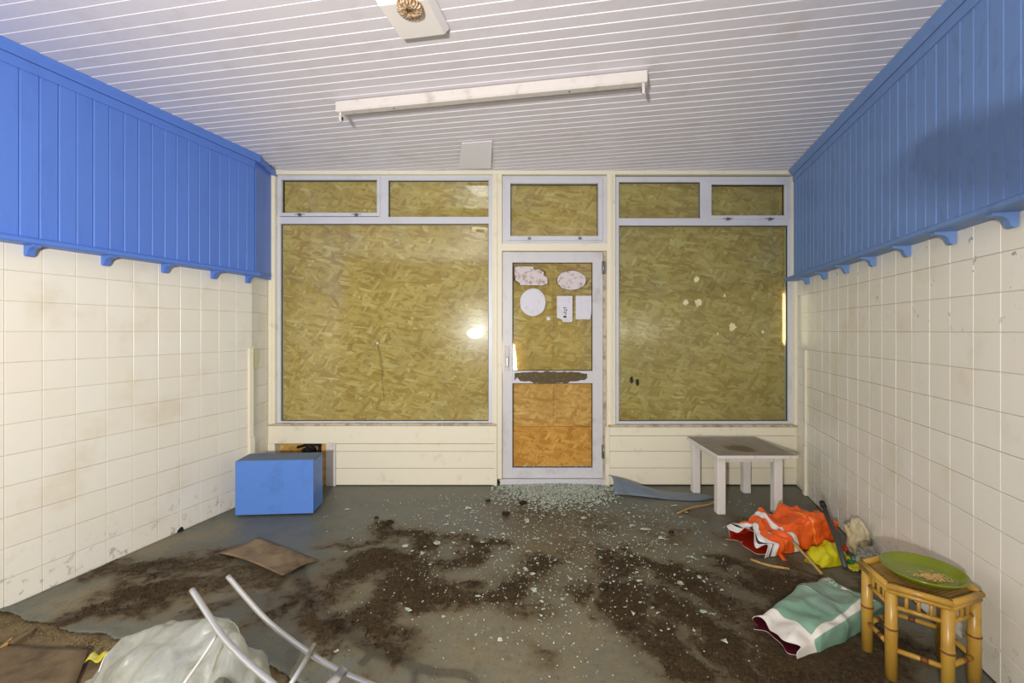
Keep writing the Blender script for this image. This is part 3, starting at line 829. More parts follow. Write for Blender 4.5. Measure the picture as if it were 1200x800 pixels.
rp = empty('ceiling_plate', (-.435, 2.005, CZ-.007), math.atan2(-.184, .983)); tag(rp, 'square white ceiling plate on the board ceiling', 'ceiling plate')
MB().add([(-.125, -.125, 0), (.125, -.125, 0), (.125, .125, 0), (-.125, .125, 0), (-.105, -.112, -.034), (.105, -.112, -.034), (.105, .112, -.034), (-.105, .112, -.034)],
         [(0, 1, 2, 3), (4, 7, 6, 5), (0, 4, 5, 1), (1, 5, 6, 2), (2, 6, 7, 3), (3, 7, 4, 0)]).build('cover', paint('gloss_white', srgb(246, 240, 234), None, rough=.35, bump=.05), rp)
m = MB()
for k in range(22):
    t_ = 2*PI*k/22
    m.tube([(.012*math.cos(t_), .012*math.sin(t_), -.052), (.05*math.cos(t_), .05*math.sin(t_), -.050), (.052*math.cos(t_), .052*math.sin(t_), -.028)], .006, 6)
m.lathe([(.048, -.03), (.048, -.044), (.01, -.046)], 24)
o = m.build('broken_socket', paint('rusty_brass', srgb(150, 112, 70), srgb(225, 205, 175), 90, .9, .5, .3, 90, lo=.45, hi=.6), rp); o.location = (.02, -.082, 0)

# ------------------------------------------------------------------ blue box
bb = empty('blue_box', (-1.742, 3.335, .0), math.radians(4.0)); tag(bb, 'blue painted wooden box standing by the broken stall riser', 'box')
t_ = .014; W_, DP, H_ = .555, .21, .405
bluebox = paint('box_blue_paint', srgb(92, 136, 212), srgb(70, 100, 150), 6, .4, .4, .15, 50)
bluetop = paint('box_dusty_blue', srgb(92, 108, 128), srgb(120, 118, 110), 10, .6, .6, .2, 50)
bx('front_panel', bluebox, bb, -W_/2, W_/2, 0, t_, .012, H_, .002)
bx('side_panel', bluebox, bb, W_/2-.02, W_/2-.004, t_+.001, DP, .012, H_-.002, .002)
bx('side_panel', bluebox, bb, -W_/2+.004, -W_/2+.02, t_+.001, DP, .012, H_-.002, .002)
bx('top_panel', bluetop, bb, -W_/2+.001, W_/2-.001, t_+.001, DP, H_-.012, H_+.001, .002)
bx('back_panel', bluebox, bb, -W_/2+.021, W_/2-.021, DP-.014, DP-.001, .012, H_-.013, .001)
bx('base_panel', bluetop, bb, -W_/2+.021, W_/2-.021, t_+.001, DP-.015, .010, .022, .001)

# old fitting in the hole behind the box
m = MB(); c0 = Vector((rx_(363), 4.045, .30))
m.box(c0.x-.075, c0.x+.085, 4.02, 4.083, .335, .362, .008); m.box(c0.x-.06, c0.x-.03, 4.02, 4.07, .0, .34, .008)
m.box(c0.x+.05, c0.x+.08, 4.02, 4.07, .0, .34, .008); m.box(c0.x-.1, c0.x+.02, 4.03, 4.08, .25, .31, .01)
m.tube([(c0.x-.14, 4.05, .32), (c0.x-.05, 4.03, .345), (c0.x+.02, 4.03, .31)], .012, 8)
tag(m.build('rusty_fitting', M['black']), 'blackened metal fitting inside the hole in the stall riser', 'fitting')

# ------------------------------------------------------------------ low white table
def table_top_mat():
    t = NT('dirty_table_top'); p = t.pos()
    n1 = t.noise(p, 8, 6, .65, .5); n2 = t.noise(p, 40, 4)
    c = t.mix(n1, srgb(120, 108, 92), srgb(170, 160, 146))
    ms = t.mapping(p, (1/.13, 1/.13, 0), (0, 0, 0), (-1.76/.13, -3.52/.13, 0))
    ln = t.n('ShaderNodeVectorMath', operation='LENGTH'); t.l(ms, ln.inputs[0])
    f = t.step(t.math('ADD', t.math('SUBTRACT', 1.0, ln.outputs['Value']), t.math('MULTIPLY', t.math('SUBTRACT', n1, .5), 2.2)), .0, .5)
    c = t.mix(t.math('MULTIPLY', f, .85), c, t.mix(n2, srgb(66, 46, 24), srgb(110, 84, 52)))
    t.bump(n2, .2, .004)
    return t.done(c, .45, 0, .4)
tb = empty('low_table', (1.78, 3.60, 0)); tag(tb, 'low white painted table with a dirty stained top', 'table')
tw0, tw1, td0, td1 = -.285, .292, -.30, .29
MB().box(tw0, tw1, td0, td1, .436, .452, .003).build('table_top', [table_top_mat()], tb)
m = MB()
m.box(tw0-.002, tw1+.002, td0-.003, td0+.006, .428, .4515, .002); m.box(tw0-.003, tw0+.006, td0+.007, td1, .428, .4515, .002); m.box(tw1-.006, tw1+.003, td0+.007, td1, .428, .4515, .002)
m.build('edge_trim', M['white_table'], tb)
for (a0, a1, b0, b1) in ((-.20, .155, -.235, -.215), (-.205, .15, .225, .245), (-.25, -.23, -.183, .189), (.19, .21, -.183, .189)):
    MB().box(a0, a1, b0, b1, .385, .436, .002).build('apron', M['white_table'], tb)
LEGM = MB().box(-.031, .031, -.031, .031, 0, .4355, .005).mesh('leg', M['white_table'])
for (lx, ly) in ((-.233, -.216), (.188, -.216), (-.238, .222), (.183, .222)):
    link('leg', LEGM, None, tb, (lx, ly, .001))

# ------------------------------------------------------------------ sheets: lino curl, card, board
def sheet(name, fn, nu, nv, mat, thick, label, cat, **kw):
    vs = [fn(i/(nu-1), j/(nv-1)) for j in range(nv) for i in range(nu)]
    fs = [(j*nu+i, j*nu+i+1, (j+1)*nu+i+1, (j+1)*nu+i) for j in range(nv-1) for i in range(nu-1)]
    me = bpy.data.meshes.new(name); me.from_pydata([tuple(v) for v in vs], [], fs)
    for p in me.polygons: p.use_smooth = True
    me.update()
    o = link(name, me, mat)
    s = o.modifiers.new('thickness', 'SOLIDIFY'); s.thickness = thick; s.offset = -1
    return tag(o, label, cat)
def lerp(a_, b_, t): return a_+(b_-a_)*t
def curl(u, v):
    # u along the strip from the door, v across it (0 = viewer side)
    x = lerp(.83, 1.62, u); yc = lerp(3.82, 3.69, u)
    wd = lerp(.11, .085, u)*(1-.6*max(0, u-.85)/.15)
    y = yc+(v-.5)*2*wd
    lift = max(0, 1-u/.55)
    z = .009+.10*lift**1.1*(.15+.85*math.sin(min(1, v*1.15)*PI/2))+.02*math.sin(PI*v)*(1-u)+.008*math.sin(u*11)*v*(1-u)
    return Vector((x+.02*math.sin(v*3), y+.014*math.sin(u*7), z))
sheet('lino_offcut', curl, 26, 9, M['lino_scrap'], .004, 'blue-grey strip of torn lino curling up beside the door', 'lino strip')
CC = [fl(257, 650), fl(331, 679), fl(374, 657), fl(300, 632)]
def card(u, v):
    p = CC[0].lerp(CC[1], u).lerp(CC[3].lerp(CC[2], u), v)
    p.z = .012+.012*math.sin(u*PI)*(1-v)+.018*u*u*(1-v)+.006*math.sin(v*7+u*4)
    return p
sheet('brown_card', card, 14, 12, M['card'], .003, 'flat brown stained piece of card lying on the floor', 'card')
BC = [fl(-40, 806), fl(88, 806), fl(104, 766), fl(-20, 752)]
def brd(u, v):
    p = BC[0].lerp(BC[1], u).lerp(BC[3].lerp(BC[2], u), v); p.z = .004+.012*u+.004*math.sin(u*5+v*3)
    return p
sheet('brown_board', brd, 10, 10, M['board'], .008, 'flat brown board lying on the bare subfloor beside the plastic sack', 'board')

# ------------------------------------------------------------------ sacks
def wob(p, f, seed):
    return mnoise.noise(Vector(p)*f+Vector((seed, seed*1.7, -seed)))
class Sack:
    """limp sack lying on the floor, mouth at v=0, closed at v=1; u runs round it, top side u in 0..0.5"""
    def __init__(s, path, half, hgt, seed, rough=.012, freq=9, sq=.75, floor=.004, fold=0, nf=7, crk=0):
        s.fold = fold; s.nf = nf; s.crk = crk
        s.path = [Vector(p) for p in path]; s.half = half; s.hgt = hgt; s.seed = seed; s.rough = rough; s.freq = freq; s.sq = sq; s.floor = floor
    def interp(s, arr, v):
        x = v*(len(arr)-1); i = min(int(x), len(arr)-2); t = x-i
        t = t*t*(3-2*t) if not isinstance(arr[0], Vector) else t
        return arr[i]*(1-t)+arr[i+1]*t
    def __call__(s, u, v):
        c = s.interp(s.path, v); w_ = s.interp(s.half, v); h_ = s.interp(s.hgt, v)
        ax = s.interp(s.path, min(1, v+.05))-s.interp(s.path, max(0, v-.05)); ax.z = 0; ax.normalize()
        sd = Vector((ax.y, -ax.x, 0))
        th = 2*PI*u; cs, sn = math.cos(th), math.sin(th)
        e = s.sq
        x = math.copysign(abs(cs)**e, cs)*w_
        z = (max(sn, 0)**e)*h_+(0 if sn >= 0 else -.0)*h_
        if sn < 0: z = .0
        p = c+sd*x+Vector((0, 0, z))
        k = s.rough*(.35+.65*max(0, sn)) 
        d = wob(p, s.freq, s.seed)+.5*wob(p, s.freq*2.3, s.seed+5)-.9*abs(wob(p, s.freq*1.1, s.seed+9))
        d -= s.crk*abs(wob(p, s.freq*3.1, s.seed+13))+s.crk*.6*abs(wob((p.x*2.5, p.y, p.z), s.freq*2.2, s.seed+17))
        p = p+Vector((sd.x*cs, sd.y*cs, max(sn, .0)+.1))*k*d
        if s.fold:
            g = s.fold*((1-v)**2.5+.05)*math.sin(s.nf*th+3*wob(p, 5, s.seed+40))*max(0, sn)**.5
            p += Vector((0, 0, g))+ax*(s.fold*1.2*(1-v)**3*math.sin(5*th+s.seed))
        p += Vector((wob(p, 6, s.seed+20), wob(p, 6, s.seed+30), 0))*k*.8
        p.z = max(p.z, c.z+s.floor+(.003 if sn >= 0 else 0))
        return p
    def mesh(s, name, mats, nu=72, nv=60, close=True):
        vs = []; uvs = []
        for j in range(nv):
            for i in range(nu): vs.append(tuple(s(i/nu, j/(nv-1)))); uvs.append((i/nu, j/(nv-1)))
        fs = []; fuv = []
        for j in range(nv-1):
            for i in range(nu):
                q = (i+1) % nu
                fs.append((j*nu+i, (j+1)*nu+i, (j+1)*nu+q, j*nu+q))
                fuv += [(i/nu, j/(nv-1)), (i/nu, (j+1)/(nv-1)), ((i+1)/nu, (j+1)/(nv-1)), ((i+1)/nu, j/(nv-1))]
        if close:
            fs.append(tuple((nv-1)*nu+i for i in range(nu-1, -1, -1))); fuv += [(i/nu, 1) for i in range(nu-1, -1, -1)]
        me = bpy.data.meshes.new(name); me.from_pydata(vs, [], fs)
        uvl = me.uv_layers.new(name='uv'); uvl.data.foreach_set('uv', [c for p in fuv for c in p])
        for p in me.polygons: p.use_smooth = True
        for m_ in mats: me.materials.append(m_)
        me.update()
        return me
def on_surface(S, pts2, lift):
    """map (u,v) points on a sack to points a hair above its skin"""
    out = []
    for (u, v) in pts2:
        v = min(max(v, .002), .998)
        p = S(u, v); du = S(u+.006, v)-S(u-.006, v); dv = S(u, v+.006)-S(u, v-.006)
        n = du.cross(dv).normalized()
        if n.z < 0: n = -n
        out.append(p+n*lift)
    return out
def strip_on(S, name, mat, parent, u0, u1, v0, v1, nu=2, nv=2, lift=.0012):
    g = [(lerp(u0, u1, i/(nu-1)), lerp(v0, v1, j/(nv-1))) for j in range(nv) for i in range(nu)]
    vs = on_surface(S, g, lift); fs = [(j*nu+i, j*nu+i+1, (j+1)*nu+i+1, (j+1)*nu+i) for j in range(nv-1) for i in range(nu-1)]
    return vs, fs
def uvnodes(t):
    u = t.n('ShaderNodeUVMap', uv_map='uv'); sp = t.n('ShaderNodeSeparateXYZ'); t.l(u.outputs[0], sp.inputs[0])
    return sp.outputs[0], sp.outputs[1]
def band(t, x, lo, hi, e=.004):
    return t.math('MULTIPLY', t.step(x, lo-e, lo+e), t.math('SUBTRACT', 1, t.step(x, hi-e, hi+e)))

# green compost sack: mouth to the lower left, text on top
GS = Sack([(1.15, 1.985, 0), (1.26, 2.03, 0), (1.42, 2.11, 0), (1.60, 2.215, 0), (1.755, 2.315, 0)], [.112, .122, .132, .137, .130], [.058, .070, .090, .10, .105, .105, .095, .015], 4.2, .022, 8, .5, fold=.016, nf=4)
def green_mat():
    t = NT('green_sack_print'); u, v = uvnodes(t); p = t.pos()
    c = t.mix(t.noise(p, 9, 5), srgb(112, 150, 126), srgb(134, 168, 146))
    white = srgb(222, 216, 204)
    c = t.mix(t.math('SUBTRACT', 1, t.step(t.math('ADD', v, t.math('MULTIPLY', u, .10)), .215, .22)), c, white)
    bu = t.math('ADD', u, t.math('MULTIPLY', t.math('SUBTRACT', 1, t.step(v, .12, .38)), .055))
    c = t.mix(band(t, bu, .118, .185, .002), c, white)
    c = t.mix(t.math('MULTIPLY', t.step(t.noise(p, 14, 5, .6), .6, .75), .35), c, srgb(96, 90, 70))
    t.bump(t.noise(p, 22, 4), .25, .01)
    return t.done(c, .36, 0, .5)
maroon = paint('sack_lining', srgb(84, 22, 34), srgb(50, 20, 24), 20, .6, .4, .2, 40)
gb = link('compost_sack', GS.mesh('compost_sack', [green_mat(), maroon], 160, 140))
s = gb.modifiers.new('film', 'SOLIDIFY'); s.thickness = .002; s.offset = -1; s.material_offset = 1; s.material_offset_rim = 0
tag(gb, 'pale green compost sack with a white stripe lying by the bamboo stool', 'sack')
dkgreen = paint('dark_green_print', srgb(44, 120, 62), None, rough=.4, bump=0)
wprint = paint('white_print', srgb(222, 224, 214), None, rough=.4, bump=0)
fprint = paint('faint_print', srgb(168, 188, 172), None, rough=.4, bump=0)
def patch(S, name, mat, par, rects, nu=8, nv=8, lift=.0015):
    m = MB()
    for (u0, u1, v0, v1) in rects:
        vs, fs = strip_on(S, name, mat, par, u0, u1, v0, v1, nu, nv, lift); m.add(vs, fs, True)
    return m.build(name, mat, par)
def text_on(S, txt, name, mat, par, origin, du, dv, lift=.003):
    """flat lettering mapped on the skin: origin (u,v), du/dv = (u,v) change per text unit right/up"""
    cu = bpy.data.curves.new('t', 'FONT'); cu.body = txt; cu.size = 1; cu.resolution_u = 2
    ob = bpy.data.objects.new('t', cu); COL.objects.link(ob); bpy.context.view_layer.update()
    tm = bpy.data.meshes.new_from_object(ob.evaluated_get(bpy.context.evaluated_depsgraph_get()))
    pts = [(origin[0]+du[0]*v.co.x+dv[0]*v.co.y, origin[1]+du[1]*v.co.x+dv[1]*v.co.y) for v in tm.vertices]
    fs = [tuple(p.vertices) for p in tm.polygons]
    bpy.data.objects.remove(ob); bpy.data.meshes.remove(tm); bpy.data.curves.remove(cu)
    return MB().add(on_surface(S, pts, lift), fs).build(name, mat, par)

tag(patch(GS, 'dark_green_label', dkgreen, gb, [(.30, .355, .90, .975), (.20, .31, .915, .985)], 20, 12, .004), 'dark green printed label')
for q_ in ((.26, .19, .942, .952), (.345, .325, .935, .945)): patch(GS, 'printed_rule', wprint, gb, [q_], 20, 3, .007)
text_on(GS, 'MULTI', 'lettering', wprint, gb, (.39, .87), (-.030, 0), (-.001, .066), .006)
text_on(GS, 'COMPOST', 'lettering', wprint, gb, (.39, .785), (-.0315, 0), (-.001, .076), .006)
for q_ in ((.385, .19, .762, .769), (.29, .19, .872, .879)): patch(GS, 'printed_rule', wprint, gb, [q_], 40, 2, .005)
rows = []
for i in range(20):
    v_ = .735-i*.0150
    if i in (9, 10): continue
    rows.append((.385-random.uniform(0, .004), .205+random.uniform(0, .012), v_, v_+.006))
patch(GS, 'small_print', fprint, gb, rows, 40, 2, .004)
patch(GS, 'printed_heading', wprint, gb, [(.385, .32, .588, .598)], 24, 2, .005)

# orange compost sack slumped on rubbish, mouth to the left
OS = Sack([(1.475, 2.84, 0), (1.60, 2.90, .0), (1.74, 2.95, .0), (1.88, 2.99, .015), (2.03, 3.04, .02)], [.15, .15, .15, .165, .15], [.10, .14, .165, .195, .14], 11.3, .055, 7, .55, fold=.02, nf=5, crk=.4)
def orange_mat():
    t = NT('orange_sack_print'); u, v = uvnodes(t); p = t.pos()
    c = t.mix(t.noise(p, 8, 5), srgb(226, 84, 22), srgb(238, 104, 34))
    white = srgb(226, 222, 216)
    c = t.mix(band(t, t.math('ADD', v, t.math('MULTIPLY', u, .22)), .395, .455, .003), c, white)
    c = t.mix(t.math('SUBTRACT', 1, t.step(t.math('ADD', v, t.math('MULTIPLY', t.noise(p, 20, 3), .06)), .165, .17)), c, white)
    c = t.mix(band(t, t.math('ADD', v, t.math('MULTIPLY', t.noise(p, 12, 2), .03)), .075, .095, .002), c, srgb(40, 30, 40))
    c = t.mix(band(t, v, .70, .706, .001), c, srgb(250, 170, 60))
    t.bump(t.noise(p, 26, 4), .3, .01)
    return t.done(c, .25, 0, .5)
redin = paint('red_lining', srgb(170, 40, 16), srgb(90, 24, 14), 14, .6, .35, .3, 30)
ob_ = link('compost_sack', OS.mesh('compost_sack', [orange_mat(), redin], 110, 90))
s = ob_.modifiers.new('film', 'SOLIDIFY'); s.thickness = .002; s.offset = -1; s.material_offset = 1; s.material_offset_rim = 0
tag(ob_, 'crumpled bright orange and white compost sack beside the tiled wall', 'sack')
for q_ in ((.13, .142, .925, .945), (.146, .160, .93, .95), (.164, .176, .925, .95), (.18, .188, .928, .945)): patch(OS, 'printed_mark', wprint, ob_, [q_], 4, 4, .003)
# torn orange strap from the mouth, and white torn flap with print
orange_p = paint('orange_film', srgb(228, 88, 26), None, rough=.3, bump=.1)
white_p = paint('white_film', srgb(224, 222, 220), srgb(180, 172, 164), 14, .5, .35, .25, 30)
def ribbon(name, pts, wd, mat, parent, nrm=(0, 0, 1), thick=.0015):
    pts = [Vector(p) for p in pts]; vs = []; n = len(pts)
    for i, p in enumerate(pts):
        t = (pts[min(i+1, n-1)]-pts[max(i-1, 0)]).normalized(); sd = t.cross(Vector(nrm)).normalized()
        w2 = wd[i] if isinstance(wd, (list, tuple)) else wd
        vs += [p-sd*w2, p+sd*w2]
    fs = [(2*i, 2*i+1, 2*i+3, 2*i+2) for i in range(n-1)]
    o = MB().add(vs, fs, True).build(name, mat, parent)
    s = o.modifiers.new('film', 'SOLIDIFY'); s.thickness = thick
    return o
def catm(pts, n=8):
    P = [Vector(p) for p in pts]; P = [2*P[0]-P[1]]+P+[2*P[-1]-P[-2]]; out = []
    for i in range(1, len(P)-2):
        for k in range(n):
            t = k/n; a_, b_, c_, d_ = P[i-1], P[i], P[i+1], P[i+2]
            out.append(.5*((2*b_)+(c_-a_)*t+(2*a_-5*b_+4*c_-d_)*t*t+(3*b_-a_-3*c_+d_)*t**3))
    out.append(P[-2]); return out
ribbon('torn_strap', catm([at(914, 648, 2.74), at(923, 661, 2.66), at(936, 672, 2.56), at(946, 675, 2.54)]), .014, orange_p, ob_)
ribbon('torn_flap', catm([at(934, 656, 2.70), at(944, 664, 2.62), at(955, 671, 2.57), at(962, 674, 2.555)]), [.035]*8+[.045]*8+[.04]*8+[.02], white_p, ob_)
ribbon('torn_flap', catm([at(884, 621, 2.86), at(894, 622, 2.84), at(903, 624, 2.85)]), .012, white_p, ob_)

# yellow bag, cream bundle, clear plastic, scraps between the sacks
YS = Sack([fl(957, 668)+Vector((.01, .05, 0)), fl(965, 664)+Vector((.03, .06, 0)), fl(980, 662)+Vector((.04, .06, 0)), fl(990, 662)+Vector((.05, .05, 0))], [.045, .075, .075, .04], [.03, .085, .095, .03], 21, .03, 14, .8)
yb = link('yellow_bag', YS.mesh('yellow_bag', [paint('yellow_film', srgb(206, 196, 22), srgb(150, 140, 20), 16, .6, .3, .3, 40)], 40, 26))
tag(yb, 'small crumpled yellow plastic bag between the two compost sacks', 'bag')
def lump(name, c, r, seed, amt, freq, mat, label, cat, sub=4, flat=True):
    bm = bmesh.new(); bmesh.ops.create_icosphere(bm, subdivisions=sub, radius=1)
    for v in bm.verts:
        d = 1+amt*(mnoise.noise(v.co*freq+Vector((seed, 0, 0)))-.6*abs(mnoise.noise(v.co*freq*1.7+Vector((0, seed, 0)))))
        v.co = Vector((v.co.x*r[0]*d, v.co.y*r[1]*d, v.co.z*r[2]*d))+Vector(c)
        if flat: v.co.z = max(v.co.z, .006)
    me = bpy.data.meshes.new(name); bm.to_mesh(me); bm.free()
    for p in me.polygons: p.use_smooth = True
    o = link(name, me, mat); return tag(o, label, cat)
creamcloth = paint('cream_cloth', srgb(196, 184, 146), srgb(140, 126, 92), 16, .6, .7, .4, 40)
lump('cloth_bundle', (2.085, 2.745, .10), (.05, .075, .12), 3, .5, 2.2, creamcloth, 'cream crumpled bundle leaning on the tiled wall behind the orange sack', 'bundle')
def film_mat():
    t = NT('clear_film'); t.t.nodes.remove(t.b)
    tr = t.n('ShaderNodeBsdfTransparent'); tr.inputs[0].default_value = (.93, .93, .90, 1)
    df = t.n('ShaderNodeBsdfDiffuse'); df.inputs[0].default_value = srgb(216, 218, 204)
    tl = t.n('ShaderNodeBsdfTranslucent'); tl.inputs[0].default_value = srgb(216, 218, 204)
    gl = t.n('ShaderNodeBsdfGlossy'); gl.inputs['Roughness'].default_value = .22
    a1 = t.n('ShaderNodeMixShader'); a1.inputs[0].default_value = .4; t.l(df.outputs[0], a1.inputs[1]); t.l(tl.outputs[0], a1.inputs[2])
    a2 = t.n('ShaderNodeMixShader'); t.l(a1.outputs[0], a2.inputs[2]); t.l(tr.outputs[0], a2.inputs[1])
    p = t.pos(); f = t.math('ADD', .10, t.math('MULTIPLY', t.noise(p, 7, 5, .6, .8), .75), True); t.l(f, a2.inputs[0])
    a3 = t.n('ShaderNodeMixShader'); a3.inputs[0].default_value = .13; t.l(a2.outputs[0], a3.inputs[1]); t.l(gl.outputs[0], a3.inputs[2])
    bp = t.n('ShaderNodeBump'); t.l(t.noise(p, 14, 5, .6, 1.5), bp.inputs['Height']); bp.inputs['Strength'].default_value = .5; bp.inputs['Distance'].default_value = .012
    for nd in (df, gl): t.l(bp.outputs[0], nd.inputs['Normal'])
    t.l(a3.outputs[0], t.out.inputs[0])
    return t.m
M['film'] = film_mat()
lump('clear_wrapper', (2.035, 2.585, .05), (.055, .06, .07), 8, .6, 2.4, M['film'], 'crumpled clear plastic wrapper against the foot of the tiled wall', 'wrapper')
scr = [((995, 648), srgb(206, 60, 24), 'red scrap of film near the grey pole'), ((1007, 662), srgb(120, 160, 168), 'pale blue scrap of film near the grey pole'), ((1001, 664), srgb(40, 110, 50), 'dark green scrap of film near the bamboo stool'), ((1004, 672), srgb(190, 176, 40), 'olive yellow scrap of film near the bamboo stool')]
for i, ((px, py), c_, lb) in enumerate(scr):
    b0 = fl(px, py); rr = random.Random(i)
    sheet('film_scrap', lambda u, v, b0=b0, i=i: b0+Vector((u*.09-.02, v*.07, .012+.03*abs(wob((u*2, v*2, i), 1.6, i)))), 8, 8, paint('scrap_film_%d' % i, c_, None, rough=.35, bump=.1), .0015, lb, 'scrap')

# grey pole leaning on the wall
pm = MB().tube([at(991, 666, 2.46), at(982, 636, 2.60), at(964, 590, 2.86)], .014, 14)
po = pm.build('grey_pole', M['pole']); tag(po, 'dark grey pole propped across the orange sack', 'pole')
e = at(964, 590, 2.86); d_ = (at(964, 590, 2.86)-at(982, 636, 2.60)).normalized()
MB().tube([e-d_*.03, e+d_*.012], .0165, 14).build('end_cap', M['black'], po)
# wooden slats near orange sack
def twig(name, pts, r, label, cat='stick', mat='stick'):
    o = MB().tube(catm(pts, 4), r, 8).build(name, M[mat]); return tag(o, label, cat)
twig('thin_cane', [fl(880, 657)+Vector((0, 0, .008)), fl(900, 664)+Vector((0, 0, .01)), fl(925, 668)+Vector((0, 0, .008))], .007, 'thin dry cane lying before the mouth of the orange sack')
twig('thin_cane', [at(928, 634, 2.74), at(945, 652, 2.62), at(963, 672, 2.50)], .008, 'thin cane resting down the side of the orange sack')
twig('dry_twig', [fl(794, 602)+Vector((0, 0, .006)), fl(812, 596)+Vector((0, 0, .012)), fl(832, 592)+Vector((0, 0, .01)), fl(841, 587)+Vector((0, 0, .02))], .006, 'dry bent twig on the floor beside the low table')

# ------------------------------------------------------------------ bamboo stool
def bamboo_mat():
    t = NT('bamboo'); o = t.objc(); p = t.pos()
    c = t.mix(t.noise(t.mapping(p, (1, 1, .2)), 26, 5), srgb(164, 120, 38), srgb(196, 156, 68))
    c = t.mix(t.math('MULTIPLY', t.step(t.noise(p, 12, 4), .5, .72), .5), c, srgb(140, 96, 34))
    t.bump(t.noise(t.mapping(p, (1, 1, .15)), 120, 2), .1, .002)
    return t.done(c, .34, 0, .5)
M['bamboo'] = bamboo_mat()
M['node'] = paint('bamboo_node', srgb(112, 66, 26), srgb(150, 100, 44), 40, .6, .5, .2, 60)
M['seat'] = paint('seat_strips', srgb(158, 122, 62), srgb(104, 74, 34), 22, .6, .6, .3, 60)
SCX, SCY, SR = 1.632, 1.83, .178
sb = empty('bamboo_stool', (SCX, SCY, 0)); tag(sb, 'six-legged bamboo stool with a green plate on it', 'stool')
HV = [Vector((math.cos(math.radians(-40.5+60*k))*SR, math.sin(math.radians(-40.5+60*k))*SR, 0)) for k in range(6)]
for k in range(6):
    q = HV[k]*.90
    zn = (.205, .165, .21, .19, .2, .18)[k]
    prof = [(.0205, .001), (.0205, zn-.012), (.0225, zn-.002), (.0225, zn+.002), (.0200, zn+.010), (.0195, .345)]
    lg = MB().lathe(prof, 18).build('leg', M['bamboo'], sb, q)
    MB().lathe([(.0208, zn-.006), (.0232, zn-.002), (.0232, zn+.002), (.0208, zn+.006)], 18).build('node_ring', M['node'], lg)
    a_, b_ = HV[k], HV[(k+1) % 6]
    ia, ib = a_*.90, b_*.90
    dr = (ib-ia).normalized()
    up = Vector((0, 0, 1))
    # rim rails: two split canes one above the other
    r1_ = MB().tube([a_*1.0+up*.366-dr*.004, b_*1.0+up*.366+dr*.004], .0125, 10).build('rim_rail', M['bamboo'], sb)
    MB().tube([a_*.985+up*.347, b_*.985+up*.347], .0095, 10).build('under_rail', M['bamboo'], sb)
    MB().tube([ia+up*.285+dr*.016, ib+up*.285-dr*.016], .0085, 10).build('apron_rail', M['bamboo'], sb)
    for f_ in (.28, .5, .72):
        p_ = ia.lerp(ib, f_); MB().tube([p_+up*.285, p_+up*.345], .0065, 8).build('spindle', M['bamboo'], sb)
    zs = .125 if k % 2 else .118
    st_ = MB().tube([ia+up*zs+dr*.016, ia.lerp(ib, .55)+up*zs, ib+up*zs-dr*.016], .0095, 10).build('stretcher', M['bamboo'], sb)
    mid = ia.lerp(ib, .6)+up*zs
    MB().tube([mid-dr*.012, mid+dr*.012], .0105, 10).build('node_ring', M['node'], st_)
# seat: parallel flattened cane strips clipped to the hexagon
hexa = [h_*.955 for h_ in HV]
sdir = (HV[3]-HV[2]).normalized(); sn_ = Vector((-sdir.y, sdir.x, 0))
def hexspan(o_):
    hits = []
    for k in range(6):
        p_, q_ = hexa[k], hexa[(k+1) % 6]; a1, a2 = p_.dot(sn_)-o_, q_.dot(sn_)-o_
        if a1*a2 < 0: hits.append(p_.lerp(q_, a1/(a1-a2)).dot(sdir))
    return (min(hits), max(hits)) if len(hits) >= 2 else None
o_ = -.16
while o_ < .16:
    s0, s1 = hexspan(o_), hexspan(o_+.0105)
    if s0 and s1:
        a_, b_ = max(s0[0], s1[0]), min(s0[1], s1[1])
        m = MB()
        pr = [(o_, .352), (o_+.0105, .352), (o_+.0105, .358), (o_+.008, .3605), (o_+.0025, .3605), (o_, .358)]
        vs = [sdir*e_+sn_*n_+Vector((0, 0, z_)) for e_ in (a_, b_) for (n_, z_) in pr]
        n = len(pr)
        m.add(vs, [tuple(range(n)), tuple(range(2*n-1, n-1, -1))]+[(i, n+i, n+(i+1) % n, (i+1) % n) for i in range(n)])
        m.build('seat_strip', M['seat'], sb)
    o_ += .0115
# green plate
pc = Vector((1.640, 1.815, .3792))
prof = [(.088, 0), (.095, .0), (.112, .006), (.132, .026), (.1365, .031), (.134, .0345), (.129, .033), (.110, .012), (.094, .0065), (.03, .006)]
def plate_mat():
    t = NT('olive_green_plate'); c = t.mix(t.noise(t.pos(), 10, 4), srgb(104, 114, 16), srgb(124, 134, 26))
    return t.done(c, .18, 0, .6)
pl = MB().lathe(prof, 56).build('green_plate', plate_mat()); pl.location = pc
tag(pl, 'glossy olive green plate resting on the bamboo stool', 'plate')
m = MB(); rr = random.Random(5)
for i in range(210):
    x = rr.gauss(.025, .030); y = rr.gauss(-.018, .017)
    if math.hypot(x, y) > .088: continue
    a_ = rr.uniform(0, PI); l_ = rr.uniform(.003, .0075); z_ = .0075+rr.uniform(0, .003)
    dx, dy = math.cos(a_)*l_, math.sin(a_)*l_
    m.tube([(x-dx, y-dy, z_), (x+dx, y+dy, z_+rr.uniform(0, .002))], .0013, 4)
o = m.build('dry_crumbs', paint('crumb', srgb(206, 170, 104), srgb(150, 110, 60), 90, .6, .8, 0)); o.location = pc
tag(o, 'dry straw-coloured crumbs scattered on the green plate', 'crumbs', None, 'stuff')

